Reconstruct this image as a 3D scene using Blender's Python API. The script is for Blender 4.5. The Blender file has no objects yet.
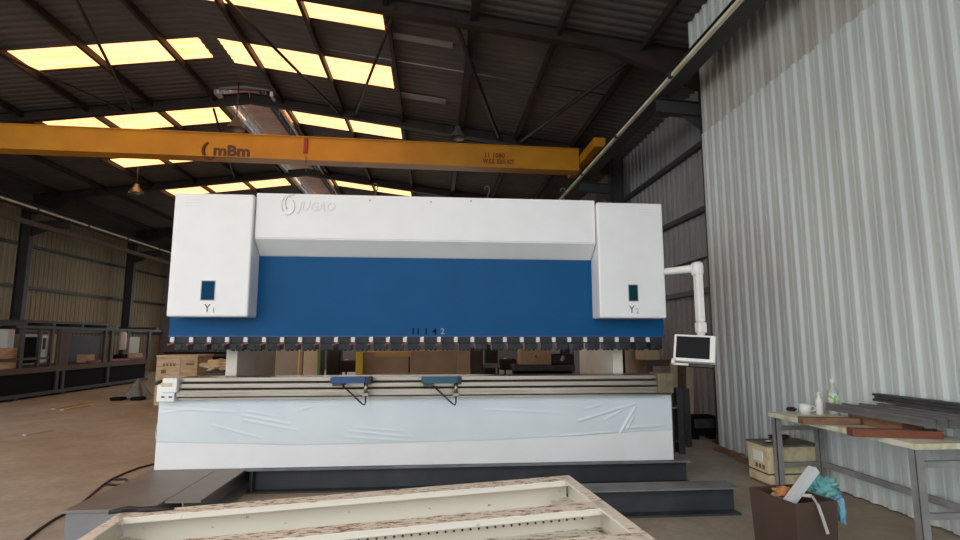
import bpy, bmesh, math, random
from mathutils import Vector, Matrix
random.seed(7)
C = bpy.context.scene.collection
PI = math.pi

# ------------------------------------------------------------------ camera
F = 532.0
TH = math.atan(69/532); PS = math.atan(46/536.); H = 1.7
cy, sy, ct, st = math.cos(PS), math.sin(PS), math.cos(TH), math.sin(TH)
RT = Vector((cy, -sy, 0)); FW = Vector((sy*ct, cy*ct, st)); UP = Vector((-sy*st, -cy*st, ct))
EYE = Vector((0, 0, H))
def on(px, py, ax, v):
    r = FW + RT*((px-480)/F) + UP*((270-py)/F)
    return EYE + r*((v-EYE[ax])/r[ax])
def AY(px, py, y): return on(px, py, 1, y)
def AX(px, py, x): return on(px, py, 0, x)
def AZ(px, py, z): return on(px, py, 2, z)

# ------------------------------------------------------------------ materials
def mat(name, col, rough=.6, metal=0, col2=None, scale=6, lo=.4, hi=.65, bump=0, bscale=60, stretch=(1,1,1), detail=6, emit=None, trans=0, spec=.5):
    m = bpy.data.materials.new(name); m.use_nodes = True
    nt = m.node_tree; N = nt.nodes; L = nt.links
    b = N['Principled BSDF']
    b.inputs['Base Color'].default_value = (*col, 1)
    b.inputs['Roughness'].default_value = rough
    b.inputs['Metallic'].default_value = metal
    b.inputs['Specular IOR Level'].default_value = spec
    if trans: b.inputs['Transmission Weight'].default_value = trans
    tc = N.new('ShaderNodeTexCoord'); mp = N.new('ShaderNodeMapping')
    mp.inputs['Scale'].default_value = stretch
    L.new(tc.outputs['Object'], mp.inputs['Vector'])
    if col2:
        n = N.new('ShaderNodeTexNoise'); n.inputs['Scale'].default_value = scale; n.inputs['Detail'].default_value = detail
        L.new(mp.outputs[0], n.inputs['Vector'])
        r = N.new('ShaderNodeValToRGB')
        r.color_ramp.elements[0].position = lo; r.color_ramp.elements[0].color = (*col, 1)
        r.color_ramp.elements[1].position = hi; r.color_ramp.elements[1].color = (*col2, 1)
        L.new(n.outputs['Fac'], r.inputs[0]); L.new(r.outputs[0], b.inputs['Base Color'])
    if bump:
        n2 = N.new('ShaderNodeTexNoise'); n2.inputs['Scale'].default_value = bscale; n2.inputs['Detail'].default_value = 4
        L.new(mp.outputs[0], n2.inputs['Vector'])
        bp = N.new('ShaderNodeBump'); bp.inputs['Strength'].default_value = bump; bp.inputs['Distance'].default_value = .01
        L.new(n2.outputs['Fac'], bp.inputs['Height']); L.new(bp.outputs[0], b.inputs['Normal'])
    if emit:
        b.inputs['Emission Color'].default_value = (*emit[0], 1); b.inputs['Emission Strength'].default_value = emit[1]
    return m

M = {}
M['white'] = mat('white_paint', (.80,.81,.82), .38, col2=(.77,.78,.785), scale=3)
M['whitebox'] = mat('white_plastic', (.82,.82,.80), .4)
M['blue'] = mat('blue_paint', (.002,.070,.20), .4, col2=(.003,.078,.225), scale=2, lo=.35, hi=.7, spec=.12)
M['bluearm'] = mat('blue_arm', (.008,.065,.20), .5, col2=(.012,.05,.12), scale=12)
M['tealarm'] = mat('teal_arm', (.006,.085,.14), .5, col2=(.012,.065,.10), scale=12)
M['steel'] = mat('bright_steel', (.36,.32,.275), .34, 1, col2=(.27,.24,.20), scale=4, stretch=(.5,4,8))
M['darksteel'] = mat('dark_steel', (.05,.05,.055), .5, .3, col2=(.08,.075,.07), scale=10)
M['black'] = mat('black_metal', (.012,.012,.014), .55)
M['clamp'] = mat('blued_clamp_steel', (.016,.018,.024), .5, spec=.25, col2=(.03,.03,.034), scale=12)
M['brass'] = mat('dull_brass', (.20,.165,.10), .5, .2, col2=(.13,.105,.06), scale=9)
M['ink'] = mat('stamp_ink', (.002,.006,.02), .7, spec=.1)
M['stencil'] = mat('faded_stencil', (.17,.11,.065), .8)
M['groove'] = mat('dark_groove', (.05,.043,.036), .7)
M['beam'] = mat('anthracite_beam', (.028,.032,.04), .55, col2=(.05,.053,.06), scale=3, lo=.45, hi=.8)
M['plate'] = mat('grey_mill_plate', (.17,.15,.135), .5, col2=(.22,.195,.175), scale=2.5, lo=.35, hi=.7)
M['platelight'] = mat('grey_flange', (.19,.19,.20), .5, col2=(.24,.235,.235), scale=3)
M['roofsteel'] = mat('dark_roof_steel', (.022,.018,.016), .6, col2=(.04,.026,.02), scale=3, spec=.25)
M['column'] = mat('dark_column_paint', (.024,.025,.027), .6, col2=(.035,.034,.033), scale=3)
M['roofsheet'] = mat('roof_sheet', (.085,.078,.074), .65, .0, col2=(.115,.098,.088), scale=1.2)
M['ridgecap'] = mat('ridge_sheet', (.82,.64,.58), .6, col2=(.70,.52,.46), scale=3)
M['flash'] = mat('white_flashing', (.75,.72,.70), .5, col2=(.5,.45,.42), scale=5)
M['girder'] = mat('runway_paint', (.035,.035,.036), .6)
M['cream_bar'] = mat('cream_rail_paint', (.85,.83,.70), .5, col2=(.66,.60,.40), scale=3)
M['yellow'] = mat('crane_yellow', (.56,.24,.004), .45, col2=(.49,.20,.004), scale=2)
M['yelmark'] = mat('crane_dark_mark', (.10,.035,.005), .6)
M['redmark'] = mat('crane_red_mark', (.16,.012,.004), .6)
M['red'] = mat('red_paint', (.30,.03,.02), .5)
M['rib'] = mat('bare_galvanised_cladding', (.57,.615,.605), .5, .0, col2=(.50,.535,.53), scale=1.6, stretch=(1,1,.3), spec=.3)
M['ribold'] = mat('soiled_cladding', (.46,.475,.45), .55, .0, col2=(.37,.355,.30), scale=2.0, stretch=(1,1,.3))
M['ribdark'] = mat('grey_cladding', (.25,.255,.26), .6, col2=(.20,.20,.20), scale=1.5)
M['ribtan'] = mat('tan_cladding', (.31,.265,.165), .65, col2=(.25,.21,.13), scale=.8)
M['cream'] = mat('cream_primer', (.60,.55,.44), .6)
M['bin'] = mat('brown_sheet_metal', (.06,.037,.028), .45, col2=(.075,.045,.033), scale=4)
M['foam'] = mat('grey_white_foam', (.55,.57,.58), .7)
M['bag'] = mat('teal_plastic', (.10,.36,.38), .35, col2=(.22,.46,.40), scale=10)
M['bagblue'] = mat('blue_plastic', (.18,.38,.52), .35)
M['orange'] = mat('orange_cloth', (.55,.25,.09), .8, col2=(.40,.16,.06), scale=18)
M['paper'] = mat('crumpled_paper', (.58,.50,.40), .8, col2=(.45,.38,.30), scale=14)
M['strip'] = mat('grey_strip', (.42,.39,.36), .6)
M['ply'] = mat('plywood', (.48,.35,.21), .7, col2=(.34,.21,.10), scale=5, stretch=(1,1,6))
M['plybright'] = mat('pale_plywood', (.56,.42,.26), .7, col2=(.42,.27,.14), scale=4, stretch=(1,1,5))
M['card'] = mat('cardboard', (.44,.33,.22), .8, col2=(.38,.28,.185), scale=3)
M['carddark'] = mat('brown_cardboard', (.27,.21,.155), .8, col2=(.23,.175,.125), scale=3)
M['tan'] = mat('tan_board', (.50,.37,.24), .75, col2=(.43,.31,.19), scale=4)
M['tape'] = mat('orange_tape', (.58,.36,.10), .5)
M['yellowplain'] = mat('yellow_plastic', (.65,.45,.02), .5)
M['green'] = mat('green_edge', (.10,.16,.06), .6)
M['redwood'] = mat('reddish_wood', (.20,.055,.025), .6, col2=(.13,.04,.02), scale=5, stretch=(1,.15,4))
M['oldwood'] = mat('weathered_wood', (.25,.14,.08), .7, col2=(.16,.075,.04), scale=7, stretch=(1,.4,4))
M['crate'] = mat('cream_crate_wood', (.66,.57,.36), .7, col2=(.46,.37,.19), scale=9, lo=.5, hi=.75)
M['cratelid'] = mat('dark_crate_lid', (.10,.095,.085), .7, col2=(.2,.17,.13), scale=6)
M['tabletop'] = mat('cream_worn_tabletop', (.66,.66,.52), .5, col2=(.48,.40,.22), scale=7, lo=.5, hi=.72)
M['legsteel'] = mat('grey_table_steel', (.25,.25,.25), .5, .2, col2=(.33,.33,.32), scale=6)
M['tool'] = mat('ground_tool_steel', (.17,.167,.165), .42, .2, col2=(.13,.125,.12), scale=4)
M['glass'] = mat('clear_plastic', (.50,.58,.56), .2, trans=.1)
M['label'] = mat('green_label', (.22,.50,.10), .5, col2=(.75,.80,.72), scale=25, lo=.45, hi=.5)
M['bluelabel'] = mat('blue_label', (.05,.14,.30), .5)
M['glove'] = mat('black_fabric', (.03,.02,.016), .85)
M['screen'] = mat('dark_screen', (.012,.013,.016), .5, spec=.15)
M['window'] = mat('blue_window_glass', (.004,.045,.115), .5, spec=.05)
M['greywin'] = mat('teal_window_glass', (.004,.04,.055), .5, spec=.05)
M['film'] = mat('protective_film', (.64,.71,.75), .3, col2=(.69,.75,.78), scale=2)
M['cable'] = mat('black_rubber', (.012,.011,.01), .6)
M['machgreen'] = mat('dark_machine_frame', (.018,.016,.013), .6, col2=(.03,.025,.02), scale=3)
M['skirt'] = mat('black_skirt', (.007,.007,.008), .8, spec=.1)
M['rustbeam'] = mat('brown_frame', (.06,.038,.027), .7, col2=(.085,.05,.03), scale=5)
M['tarp'] = mat('grey_cloth', (.17,.17,.155), .8, col2=(.12,.12,.11), scale=6)
M['yellowpanel'] = mat('pale_yellow_panel', (.50,.42,.18), .6)
M['marking'] = mat('black_marking', (.05,.048,.045), .7)
M['silvermark'] = mat('silver_marking', (.16,.22,.30), .5)
M['redlever'] = mat('red_lever', (.22,.045,.04), .6)
M['tag'] = mat('clamp_tag', (.60,.62,.66), .45)
M['lamp'] = mat('lamp_shade', (.25,.22,.2), .4, .6)
M['wallgrey'] = mat('machine_grey', (.42,.41,.38), .5)
M['frameplate'] = mat('cream_machine_plate', (.78,.73,.63), .5, col2=(.70,.63,.52), scale=2)
M['engrave'] = mat('grey_white_paint', (.72,.73,.74), .45)

# cream primer with rust that gathers on upward faces
M['creamrust'] = mat('rusted_cream_primer', (.6,.55,.44), .6)
def rusty(key, lift):
    m = M[key]; nt = m.node_tree; N = nt.nodes; L = nt.links; b = N['Principled BSDF']
    tc = N.new('ShaderNodeTexCoord')
    n = N.new('ShaderNodeTexNoise'); n.inputs['Scale'].default_value = 26; n.inputs['Detail'].default_value = 8; n.inputs['Roughness'].default_value = .7
    mp = N.new('ShaderNodeMapping'); mp.inputs['Scale'].default_value = (.55, 1.6, 1)
    L.new(tc.outputs['Object'], mp.inputs[0]); L.new(mp.outputs[0], n.inputs['Vector'])
    g = N.new('ShaderNodeNewGeometry'); sx = N.new('ShaderNodeSeparateXYZ'); L.new(g.outputs['True Normal'], sx.inputs[0])
    up = N.new('ShaderNodeMath'); up.operation = 'MULTIPLY_ADD'; up.inputs[1].default_value = lift; up.inputs[2].default_value = 0
    L.new(sx.outputs['Z'], up.inputs[0])
    ad = N.new('ShaderNodeMath'); ad.operation = 'ADD'; L.new(n.outputs['Fac'], ad.inputs[0]); L.new(up.outputs[0], ad.inputs[1])
    r = N.new('ShaderNodeValToRGB'); e = r.color_ramp.elements
    e[0].position = .64; e[0].color = (.78,.73,.63,1); e[1].position = .74; e[1].color = (.16,.07,.035,1)
    x = e.new(.68); x.color = (.46,.31,.19,1)
    L.new(ad.outputs[0], r.inputs[0]); L.new(r.outputs[0], b.inputs['Base Color'])
rusty('cream', .075); rusty('creamrust', .12)

# concrete floor: pale worn concrete with brown dust patches
def floor_mat():
    m = bpy.data.materials.new('dusty_concrete'); m.use_nodes = True
    nt = m.node_tree; N = nt.nodes; L = nt.links; b = N['Principled BSDF']
    tc = N.new('ShaderNodeTexCoord')
    def noise(s, d=8):
        n = N.new('ShaderNodeTexNoise'); n.inputs['Scale'].default_value = s; n.inputs['Detail'].default_value = d
        L.new(tc.outputs['Object'], n.inputs['Vector']); return n
    a = noise(.35, 4); c = noise(2.2, 10); d = noise(14, 8)
    r1 = N.new('ShaderNodeValToRGB'); r1.color_ramp.elements[0].position = .38; r1.color_ramp.elements[1].position = .62
    r1.color_ramp.elements[0].color = (.38,.355,.305,1); r1.color_ramp.elements[1].color = (.33,.285,.22,1)
    L.new(a.outputs['Fac'], r1.inputs[0])
    r2 = N.new('ShaderNodeValToRGB'); r2.color_ramp.elements[0].position = .35; r2.color_ramp.elements[1].position = .7
    r2.color_ramp.elements[0].color = (.86,.85,.83,1); r2.color_ramp.elements[1].color = (1.08,1.07,1.06,1)
    L.new(c.outputs['Fac'], r2.inputs[0])
    mx = N.new('ShaderNodeMix'); mx.data_type = 'RGBA'; mx.blend_type = 'MULTIPLY'; mx.inputs[0].default_value = 1
    L.new(r1.outputs[0], mx.inputs[6]); L.new(r2.outputs[0], mx.inputs[7])
    r3 = N.new('ShaderNodeValToRGB'); r3.color_ramp.elements[0].position = .42; r3.color_ramp.elements[1].position = .6
    r3.color_ramp.elements[0].color = (.93,.93,.93,1); r3.color_ramp.elements[1].color = (1.04,1.04,1.04,1)
    L.new(d.outputs['Fac'], r3.inputs[0])
    m2 = N.new('ShaderNodeMix'); m2.data_type = 'RGBA'; m2.blend_type = 'MULTIPLY'; m2.inputs[0].default_value = 1
    L.new(mx.outputs[2], m2.inputs[6]); L.new(r3.outputs[0], m2.inputs[7])
    L.new(m2.outputs[2], b.inputs['Base Color']); b.inputs['Roughness'].default_value = .75
    bp = N.new('ShaderNodeBump'); bp.inputs['Strength'].default_value = .12; L.new(d.outputs['Fac'], bp.inputs['Height']); L.new(bp.outputs[0], b.inputs['Normal'])
    return m
M['floor'] = floor_mat()

# yellowed translucent rooflight with daylight coming through it
def sky_mat(name, c1, c2, s):
    m = bpy.data.materials.new(name); m.use_nodes = True
    nt = m.node_tree; N = nt.nodes; L = nt.links; b = N['Principled BSDF']
    tc = N.new('ShaderNodeTexCoord'); mp = N.new('ShaderNodeMapping'); mp.inputs['Scale'].default_value = (.4, 5, 1)
    L.new(tc.outputs['Object'], mp.inputs[0])
    n = N.new('ShaderNodeTexNoise'); n.inputs['Scale'].default_value = 2.6; n.inputs['Detail'].default_value = 6; L.new(mp.outputs[0], n.inputs['Vector'])
    r = N.new('ShaderNodeValToRGB'); r.color_ramp.elements[0].position = .32; r.color_ramp.elements[1].position = .55
    r.color_ramp.elements[0].color = (*c2, 1); r.color_ramp.elements[1].color = (*c1, 1)
    L.new(n.outputs['Fac'], r.inputs[0]); L.new(r.outputs[0], b.inputs['Emission Color'])
    b.inputs['Emission Strength'].default_value = s
    b.inputs['Base Color'].default_value = (.3,.25,.12,1); b.inputs['Roughness'].default_value = .5
    return m
M['skylight'] = sky_mat('yellowed_rooflight', (2.5,1.15,.48), (2.0,.85,.26), 1.0)
M['skydirty'] = mat('dirty_rooflight', (.30,.29,.26), .7, col2=(.24,.23,.2), scale=3)

# ------------------------------------------------------------------ mesh builder
class MB:
    def __init__(s, xf=None): s.bm = bmesh.new(); s.xf = xf
    def _v(s, p):
        p = Vector(p)
        return s.bm.verts.new(s.xf @ p if s.xf else p)
    def box(s, x0, x1, y0, y1, z0, z1, bev=0, rot=None, seg=2):
        if x0 > x1: x0, x1 = x1, x0
        if y0 > y1: y0, y1 = y1, y0
        if z0 > z1: z0, z1 = z1, z0
        b = bmesh.new(); bmesh.ops.create_cube(b, size=1)
        c = Vector(((x0+x1)/2, (y0+y1)/2, (z0+z1)/2)); d = (x1-x0, y1-y0, z1-z0)
        for v in b.verts: v.co = Vector((v.co.x*d[0], v.co.y*d[1], v.co.z*d[2]))
        if bev: bmesh.ops.bevel(b, geom=list(b.edges), offset=min(bev, min(d)*.45), segments=seg, affect='EDGES', profile=.5)
        m = Matrix.Translation(c) @ (rot.to_4x4() if rot else Matrix())
        if s.xf: m = s.xf @ m
        s._merge(b, m); return s
    def _merge(s, b, m):
        mp = {}
        for v in b.verts: mp[v] = s.bm.verts.new(m @ v.co)
        for f in b.faces:
            nf = s.bm.faces.new([mp[v] for v in f.verts]); nf.smooth = f.smooth
        b.free()
    def bar(s, p, q, w, h=None, up=(0,0,1)):
        """rectangular bar from p to q, w wide, h along up"""
        h = h or w; p, q = Vector(p), Vector(q); d = (q-p); l = d.length; d.normalize()
        u = Vector(up); sd = d.cross(u)
        if sd.length < 1e-4: sd = d.cross(Vector((0,1,0)))
        sd.normalize(); u = sd.cross(d).normalized()
        vs = [s._v(e + sd*a*w/2 + u*b*h/2) for e in (p, q) for a, b in ((-1,-1),(1,-1),(1,1),(-1,1))]
        for f in ((3,2,1,0),(4,5,6,7),(0,1,5,4),(1,2,6,5),(2,3,7,6),(3,0,4,7)): s.bm.faces.new([vs[i] for i in f])
        return s
    def tube(s, pts, r, n=8, cap=True):
        pts = [Vector(p) for p in pts]; rs = r if isinstance(r, (list, tuple)) else [r]*len(pts); rings = []
        prev = None
        for i, p in enumerate(pts):
            d = (pts[min(i+1, len(pts)-1)] - pts[max(i-1, 0)]).normalized()
            if prev is None:
                a = d.cross(Vector((0,0,1)))
                if a.length < 1e-3: a = d.cross(Vector((0,1,0)))
            else:
                a = prev - d*prev.dot(d)
            a.normalize(); prev = a; b = d.cross(a)
            rings.append([s._v(p + (a*math.cos(t*2*PI/n) + b*math.sin(t*2*PI/n))*rs[i]) for t in range(n)])
        for A, B in zip(rings, rings[1:]):
            for t in range(n):
                f = s.bm.faces.new((A[t], A[(t+1)%n], B[(t+1)%n], B[t])); f.smooth = True
        if cap: s.bm.faces.new(rings[0][::-1]); s.bm.faces.new(rings[-1])
        return s
    def cyl(s, c, r, h, n=20, r2=None):
        c = Vector(c); return s.tube([c, c+Vector((0,0,h))], [r, r if r2 is None else r2], n)
    def lathe(s, c, prof, n=18):
        c = Vector(c); R_ = []
        for r_, z_ in prof: R_.append([s._v(c + Vector((max(r_, .0005)*math.cos(t*2*PI/n), max(r_, .0005)*math.sin(t*2*PI/n), z_))) for t in range(n)])
        for A, B in zip(R_, R_[1:]):
            for t in range(n):
                f = s.bm.faces.new((A[t], A[(t+1)%n], B[(t+1)%n], B[t])); f.smooth = True
        return s
    def prism(s, poly, vec):
        """closed polygon of 3-D points swept along vec"""
        a = [s._v(p) for p in poly]; b = [s._v(Vector(p)+Vector(vec)) for p in poly]; n = len(a)
        s.bm.faces.new(a[::-1]); s.bm.faces.new(b)
        for i in range(n): s.bm.faces.new((a[i], a[(i+1)%n], b[(i+1)%n], b[i]))
        return s
    def ibeam(s, p, q, w, h, tf, tw, up=(0,0,1)):
        p, q, u = Vector(p), Vector(q), Vector(up)
        d = (q-p).normalized(); sd = d.cross(u).normalized(); u = sd.cross(d).normalized()
        s.bar(p+u*(h/2-tf/2), q+u*(h/2-tf/2), w, tf, u); s.bar(p-u*(h/2-tf/2), q-u*(h/2-tf/2), w, tf, u)
        s.bar(p, q, tw, h-2*tf, u); return s
    def grid(s, fn, nu, nv, smooth=True):
        vs = [[s._v(fn(i/nu, j/nv)) for j in range(nv+1)] for i in range(nu+1)]
        for i in range(nu):
            for j in range(nv):
                f = s.bm.faces.new((vs[i][j], vs[i+1][j], vs[i+1][j+1], vs[i][j+1])); f.smooth = smooth
        return s
    def build(s, name, m, parent=None, base=None, solid=0, label=None):
        bmesh.ops.recalc_face_normals(s.bm, faces=list(s.bm.faces)) if not getattr(s, 'open', False) else None
        o0 = Vector((0,0,0))
        if parent is not None: o0 = origin(parent)
        elif base is not None: o0 = Vector(base)
        else:
            zs = [v.co for v in s.bm.verts]
            o0 = Vector(((min(v.x for v in zs)+max(v.x for v in zs))/2, (min(v.y for v in zs)+max(v.y for v in zs))/2, min(v.z for v in zs)))
        for v in s.bm.verts: v.co -= o0
        me = bpy.data.meshes.new(name); s.bm.to_mesh(me); s.bm.free()
        me.materials.append(M[m] if isinstance(m, str) else m)
        o = bpy.data.objects.new(name, me); C.objects.link(o)
        if parent is not None: o.parent = parent
        else: o.location = o0
        if label: o['label'] = label
        if solid:
            md = o.modifiers.new('thickness', 'SOLIDIFY'); md.thickness = solid; md.offset = 0
        return o
def origin(o):
    p = Vector((0,0,0))
    while o is not None: p = p + o.location; o = o.parent
    return p
def thing(name, label, cat, loc, group=None):
    o = bpy.data.objects.new(name, None); C.objects.link(o); o.location = loc; o.empty_display_size = .1
    o['label'] = label; o['category'] = cat
    if group: o['group'] = group
    return o
def tag(o, label, cat, group=None):
    o['label'] = label; o['category'] = cat
    if group: o['group'] = group
    return o
def struct(o): o['kind'] = 'structure'; return o
def text(name, body, loc, size, m, parent=None, rot=(PI/2,0,0), ext=.002, shear=0, sx=1, bold=0):
    cu = bpy.data.curves.new(name, 'FONT'); cu.body = body; cu.size = size; cu.extrude = ext; cu.shear = shear; cu.offset = bold
    cu.resolution_u = 2
    t = bpy.data.objects.new(name, cu); C.objects.link(t)
    dg = bpy.context.evaluated_depsgraph_get()
    me = bpy.data.meshes.new_from_object(t.evaluated_get(dg)); bpy.data.objects.remove(t)
    from mathutils import Euler
    R4 = Euler(rot).to_matrix().to_4x4() @ Matrix.Diagonal((sx,1,1,1))
    me.transform(R4); me.materials.clear(); me.materials.append(M[m])
    o = bpy.data.objects.new(name, me); C.objects.link(o)
    o.location = Vector(loc) - (origin(parent) if parent else Vector((0,0,0)))
    if parent: o.parent = parent
    return o
def MK(par, *a): return MB().box(*a).build('stencil_mark', 'stencil', par)
def blob(c, rx, ry, rz, seed, amp=.35, n=14, freq=3.0):
    """crumpled closed surface"""
    from mathutils import noise
    def f(u, v):
        t = u*2*PI; p = (v-.5)*PI*.998
        d = Vector((math.cos(p)*math.cos(t), math.cos(p)*math.sin(t), math.sin(p)))
        k = 1 + amp*noise.noise(d*freq + Vector((seed*7.1, seed*3.3, seed)))*1.6
        return Vector(c) + Vector((d.x*rx, d.y*ry, d.z*rz))*k
    return MB().grid(f, n*2, n)

# ------------------------------------------------------------------ hall setting
XL, XR, XLIN = -15.1, 5.3, 4.58
Y0, Y1 = -3.0, 31.0
RX = -4.85
def rz(x): return 8.05 - .13*abs(x-RX)
PROF = [(0,0),(.04,0),(.09,.02),(.13,.02),(.18,0),(.2,0)]
def prof_y(y0, y1):
    n0, n1 = round(y0/.2), round(y1/.2); out = []
    for k in range(n0, n1):
        for a, h in PROF[:-1]: out.append((k*.2+a, h))
    out.append((n1*.2, 0)); return out
def roof_sheet(mb, xa, xb, y0, y1):
    pr = prof_y(y0, y1); A = [mb._v((xa, y, rz(xa)+h)) for y, h in pr]; B = [mb._v((xb, y, rz(xb)+h)) for y, h in pr]
    for i in range(len(pr)-1): mb.bm.faces.new((A[i], A[i+1], B[i+1], B[i]))

struct(MB().box(-30, 16, -16, Y1+16, -.12, 0).build('floor', 'floor'))
bands = [(-.6,.4),(2.4,3.4),(5.2,6.2),(8.6,9.6),(11.0,12.0),(14.2,15.2),(17.2,18.0),(20.6,21.6),(23.8,24.6),(27.0,27.8)]  # unseen bands nearest the camera and farthest back are added for extra light
leftx = {8.6:RX-.2, 11.0:-8.8}
roof = MB(); n_win = 0
RGAP_L, RGAP_R = -5.48, -4.2
YV = 13.3
yq = Y0
for a, b in bands[:5] + [(YV-.1, 0)]:
    roof_sheet(roof, RX, RGAP_R, yq, a); roof_sheet(roof, RX, RGAP_L, yq, a); yq = b
    if a < 13: roof_sheet(roof, RX, RX+.2, a, b); roof_sheet(roof, RX, RX-.2, a, b)
yprev = Y0
for (a, b) in bands + [(Y1, Y1)]:
    for xa, xb in ((RGAP_R, XR+.15), (RGAP_L, XL-.15)): roof_sheet(roof, xa, xb, yprev, a)
    yprev = b
    if a >= Y1: break
    lx = leftx.get(a, -10.4)
    roof_sheet(roof, -1.0, XR+.15, a, b); roof_sheet(roof, min(lx, RGAP_L) if lx > RGAP_L else lx, XL-.15, a, b)
    for xa, xb in ((RGAP_R if a > 13 else RX+.2, -1.0), (RGAP_L if a > 13 else RX-.2, lx)):
        if abs(xa-xb) < .05: roof_sheet(roof, RX-.2, RGAP_L, a, b); continue
        n_win += 1
        w = MB(); w.open = True; b2_ = b
        if a == 11.0 and xa < RX: b2_ = 11.8; roof_sheet(roof, xa, xb, b2_, b)
        roof_sheet(w, xa, xb, a, b2_)
        o = struct(w.build('window_%d' % n_win, 'skylight'))
roof.open = True
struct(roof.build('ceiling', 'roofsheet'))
# opaque grey rooflight strips under right slope
for i, (y0, y1, xe, w) in enumerate(((9.6,9.8,.3,'nearer the camera'),(12.1,12.35,.22,'farther from the camera'))):
    p = MB().prism([(-.95,y0,rz(-.95)-.012),(xe,y0,rz(xe)-.012),(xe,y0,rz(xe)-.03),(-.95,y0,rz(-.95)-.03)], (0,y1-y0,0)).build('roof_strip', 'skydirty')
    tag(p, 'dull grey strip on underside of right roof slope, the one %s' % w, 'roof strip')

# ridge ventilator: raised corrugated cap on curbs with white flashings
rv = thing('ridge_ventilator', 'raised ridge ventilator with pinkish corrugated underside between white flashings', 'ventilator', (RX, YV, 8.0))
cap = MB(); cap.open = True
for k in range(int((Y1-YV)/.25)):
    y = YV + k*.25
    ps = [(y,0),(y+.09,0),(y+.115,.03),(y+.225,.03),(y+.25,0)]
    A = [cap._v((-5.62, q, 8.36+h)) for q, h in ps]; B = [cap._v((-4.78, q, 8.36+h)) for q, h in ps]
    for i in range(4): cap.bm.faces.new((A[i],A[i+1],B[i+1],B[i]))
cap.build('ridge_cap', 'ridgecap', rv)
MB().box(-4.78, -4.22, YV, Y1, 8.36, 8.42).build('cap_edge', 'roofsteel', rv)
MB().box(-5.62, -5.58, YV, Y1, 7.86, 8.36).build('flashing', 'flash', rv)
MB().box(-5.56, -5.5, YV, Y1, 7.86, 8.0).build('flashing', 'flash', rv)
MB().box(-4.24, -4.16, YV, Y1, 7.84, 7.99).build('flashing', 'flash', rv)
MB().box(-4.72, -4.64, YV, Y1, 8.22, 8.36).build('curb', 'roofsteel', rv)
MB().box(-5.62, -4.2, YV-.05, YV, 7.97, 8.42).build('end_plate', 'roofsteel', rv)
for k in range(14): MB().box(-4.5, -4.46, YV+.3+k*1.25, YV+.36+k*1.25, 8.0, 8.36).build('vent_post', 'roofsteel', rv)

# walls
def wall_sheet(mb, x, y0, y1, z0, z1, out, pitch=.25, d=.04, ztop=None):
    """vertical corrugated sheet in the plane x, ribs standing out by d in direction out"""
    k = 0; y = y0; pts = []
    while y < y1 - 1e-6:
        for a, h in ((0,0),(.2,0),(.3,1),(.48,1),(.58,0),(.76,.0),(.80,.35),(.86,.35),(.9,0)):
            if y + a*pitch <= y1: pts.append((y+a*pitch, h*d*out))
        y += pitch
    pts.append((y1, 0))
    A = [mb._v((x+h, q, z0)) for q, h in pts]; B = [mb._v((x+h, q, z1)) for q, h in pts]
    for i in range(len(pts)-1): mb.bm.faces.new((A[i],A[i+1],B[i+1],B[i]))
w = MB(); wall_sheet(w, XLIN, Y0, 8.45, .015, 5.2, -1, .225, .034); w.open = True
struct(w.build('wall_right', 'rib', solid=.006))
w = MB(); wall_sheet(w, XLIN+.02, Y0, 8.45, 5.15, 6.6, -1, .225, .034); w.open = True
struct(w.build('wall_right_upper', 'ribold', solid=.006))
w = MB(); wall_sheet(w, 4.14, 3.0, 7.9, 6.02, 6.85, -1, .225, .034); w.open = True
struct(w.build('wall_right_fascia', 'rib', solid=.006))
w = MB(); wall_sheet(w, XR, Y0, Y1, 0, 6.75, -1); w.open = True
struct(w.build('wall_right_outer', 'ribdark', solid=.006))
w = MB(); wall_sheet(w, XL, 11.0, Y1, 0, 6.75, 1); w.open = True  # left unclad near the camera: unseen opening added to let in daylight
struct(w.build('wall_left', 'ribtan', solid=.006))
w = MB()
w.prism([(XL,Y1,4.8),(XR,Y1,4.8),(XR,Y1,6.73),(RX,Y1,8.05),(XL,Y1,6.72)], (0,.15,0)); w.box(XL,-12,Y1,Y1+.15,0,4.8); w.box(3,XR,Y1,Y1+.15,0,4.8); w.box(-12,3,Y1,Y1+.15,0,1.6)  # unseen high opening, added to light the far end of the hall
struct(w.build('wall_back', 'ribdark'))

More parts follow.
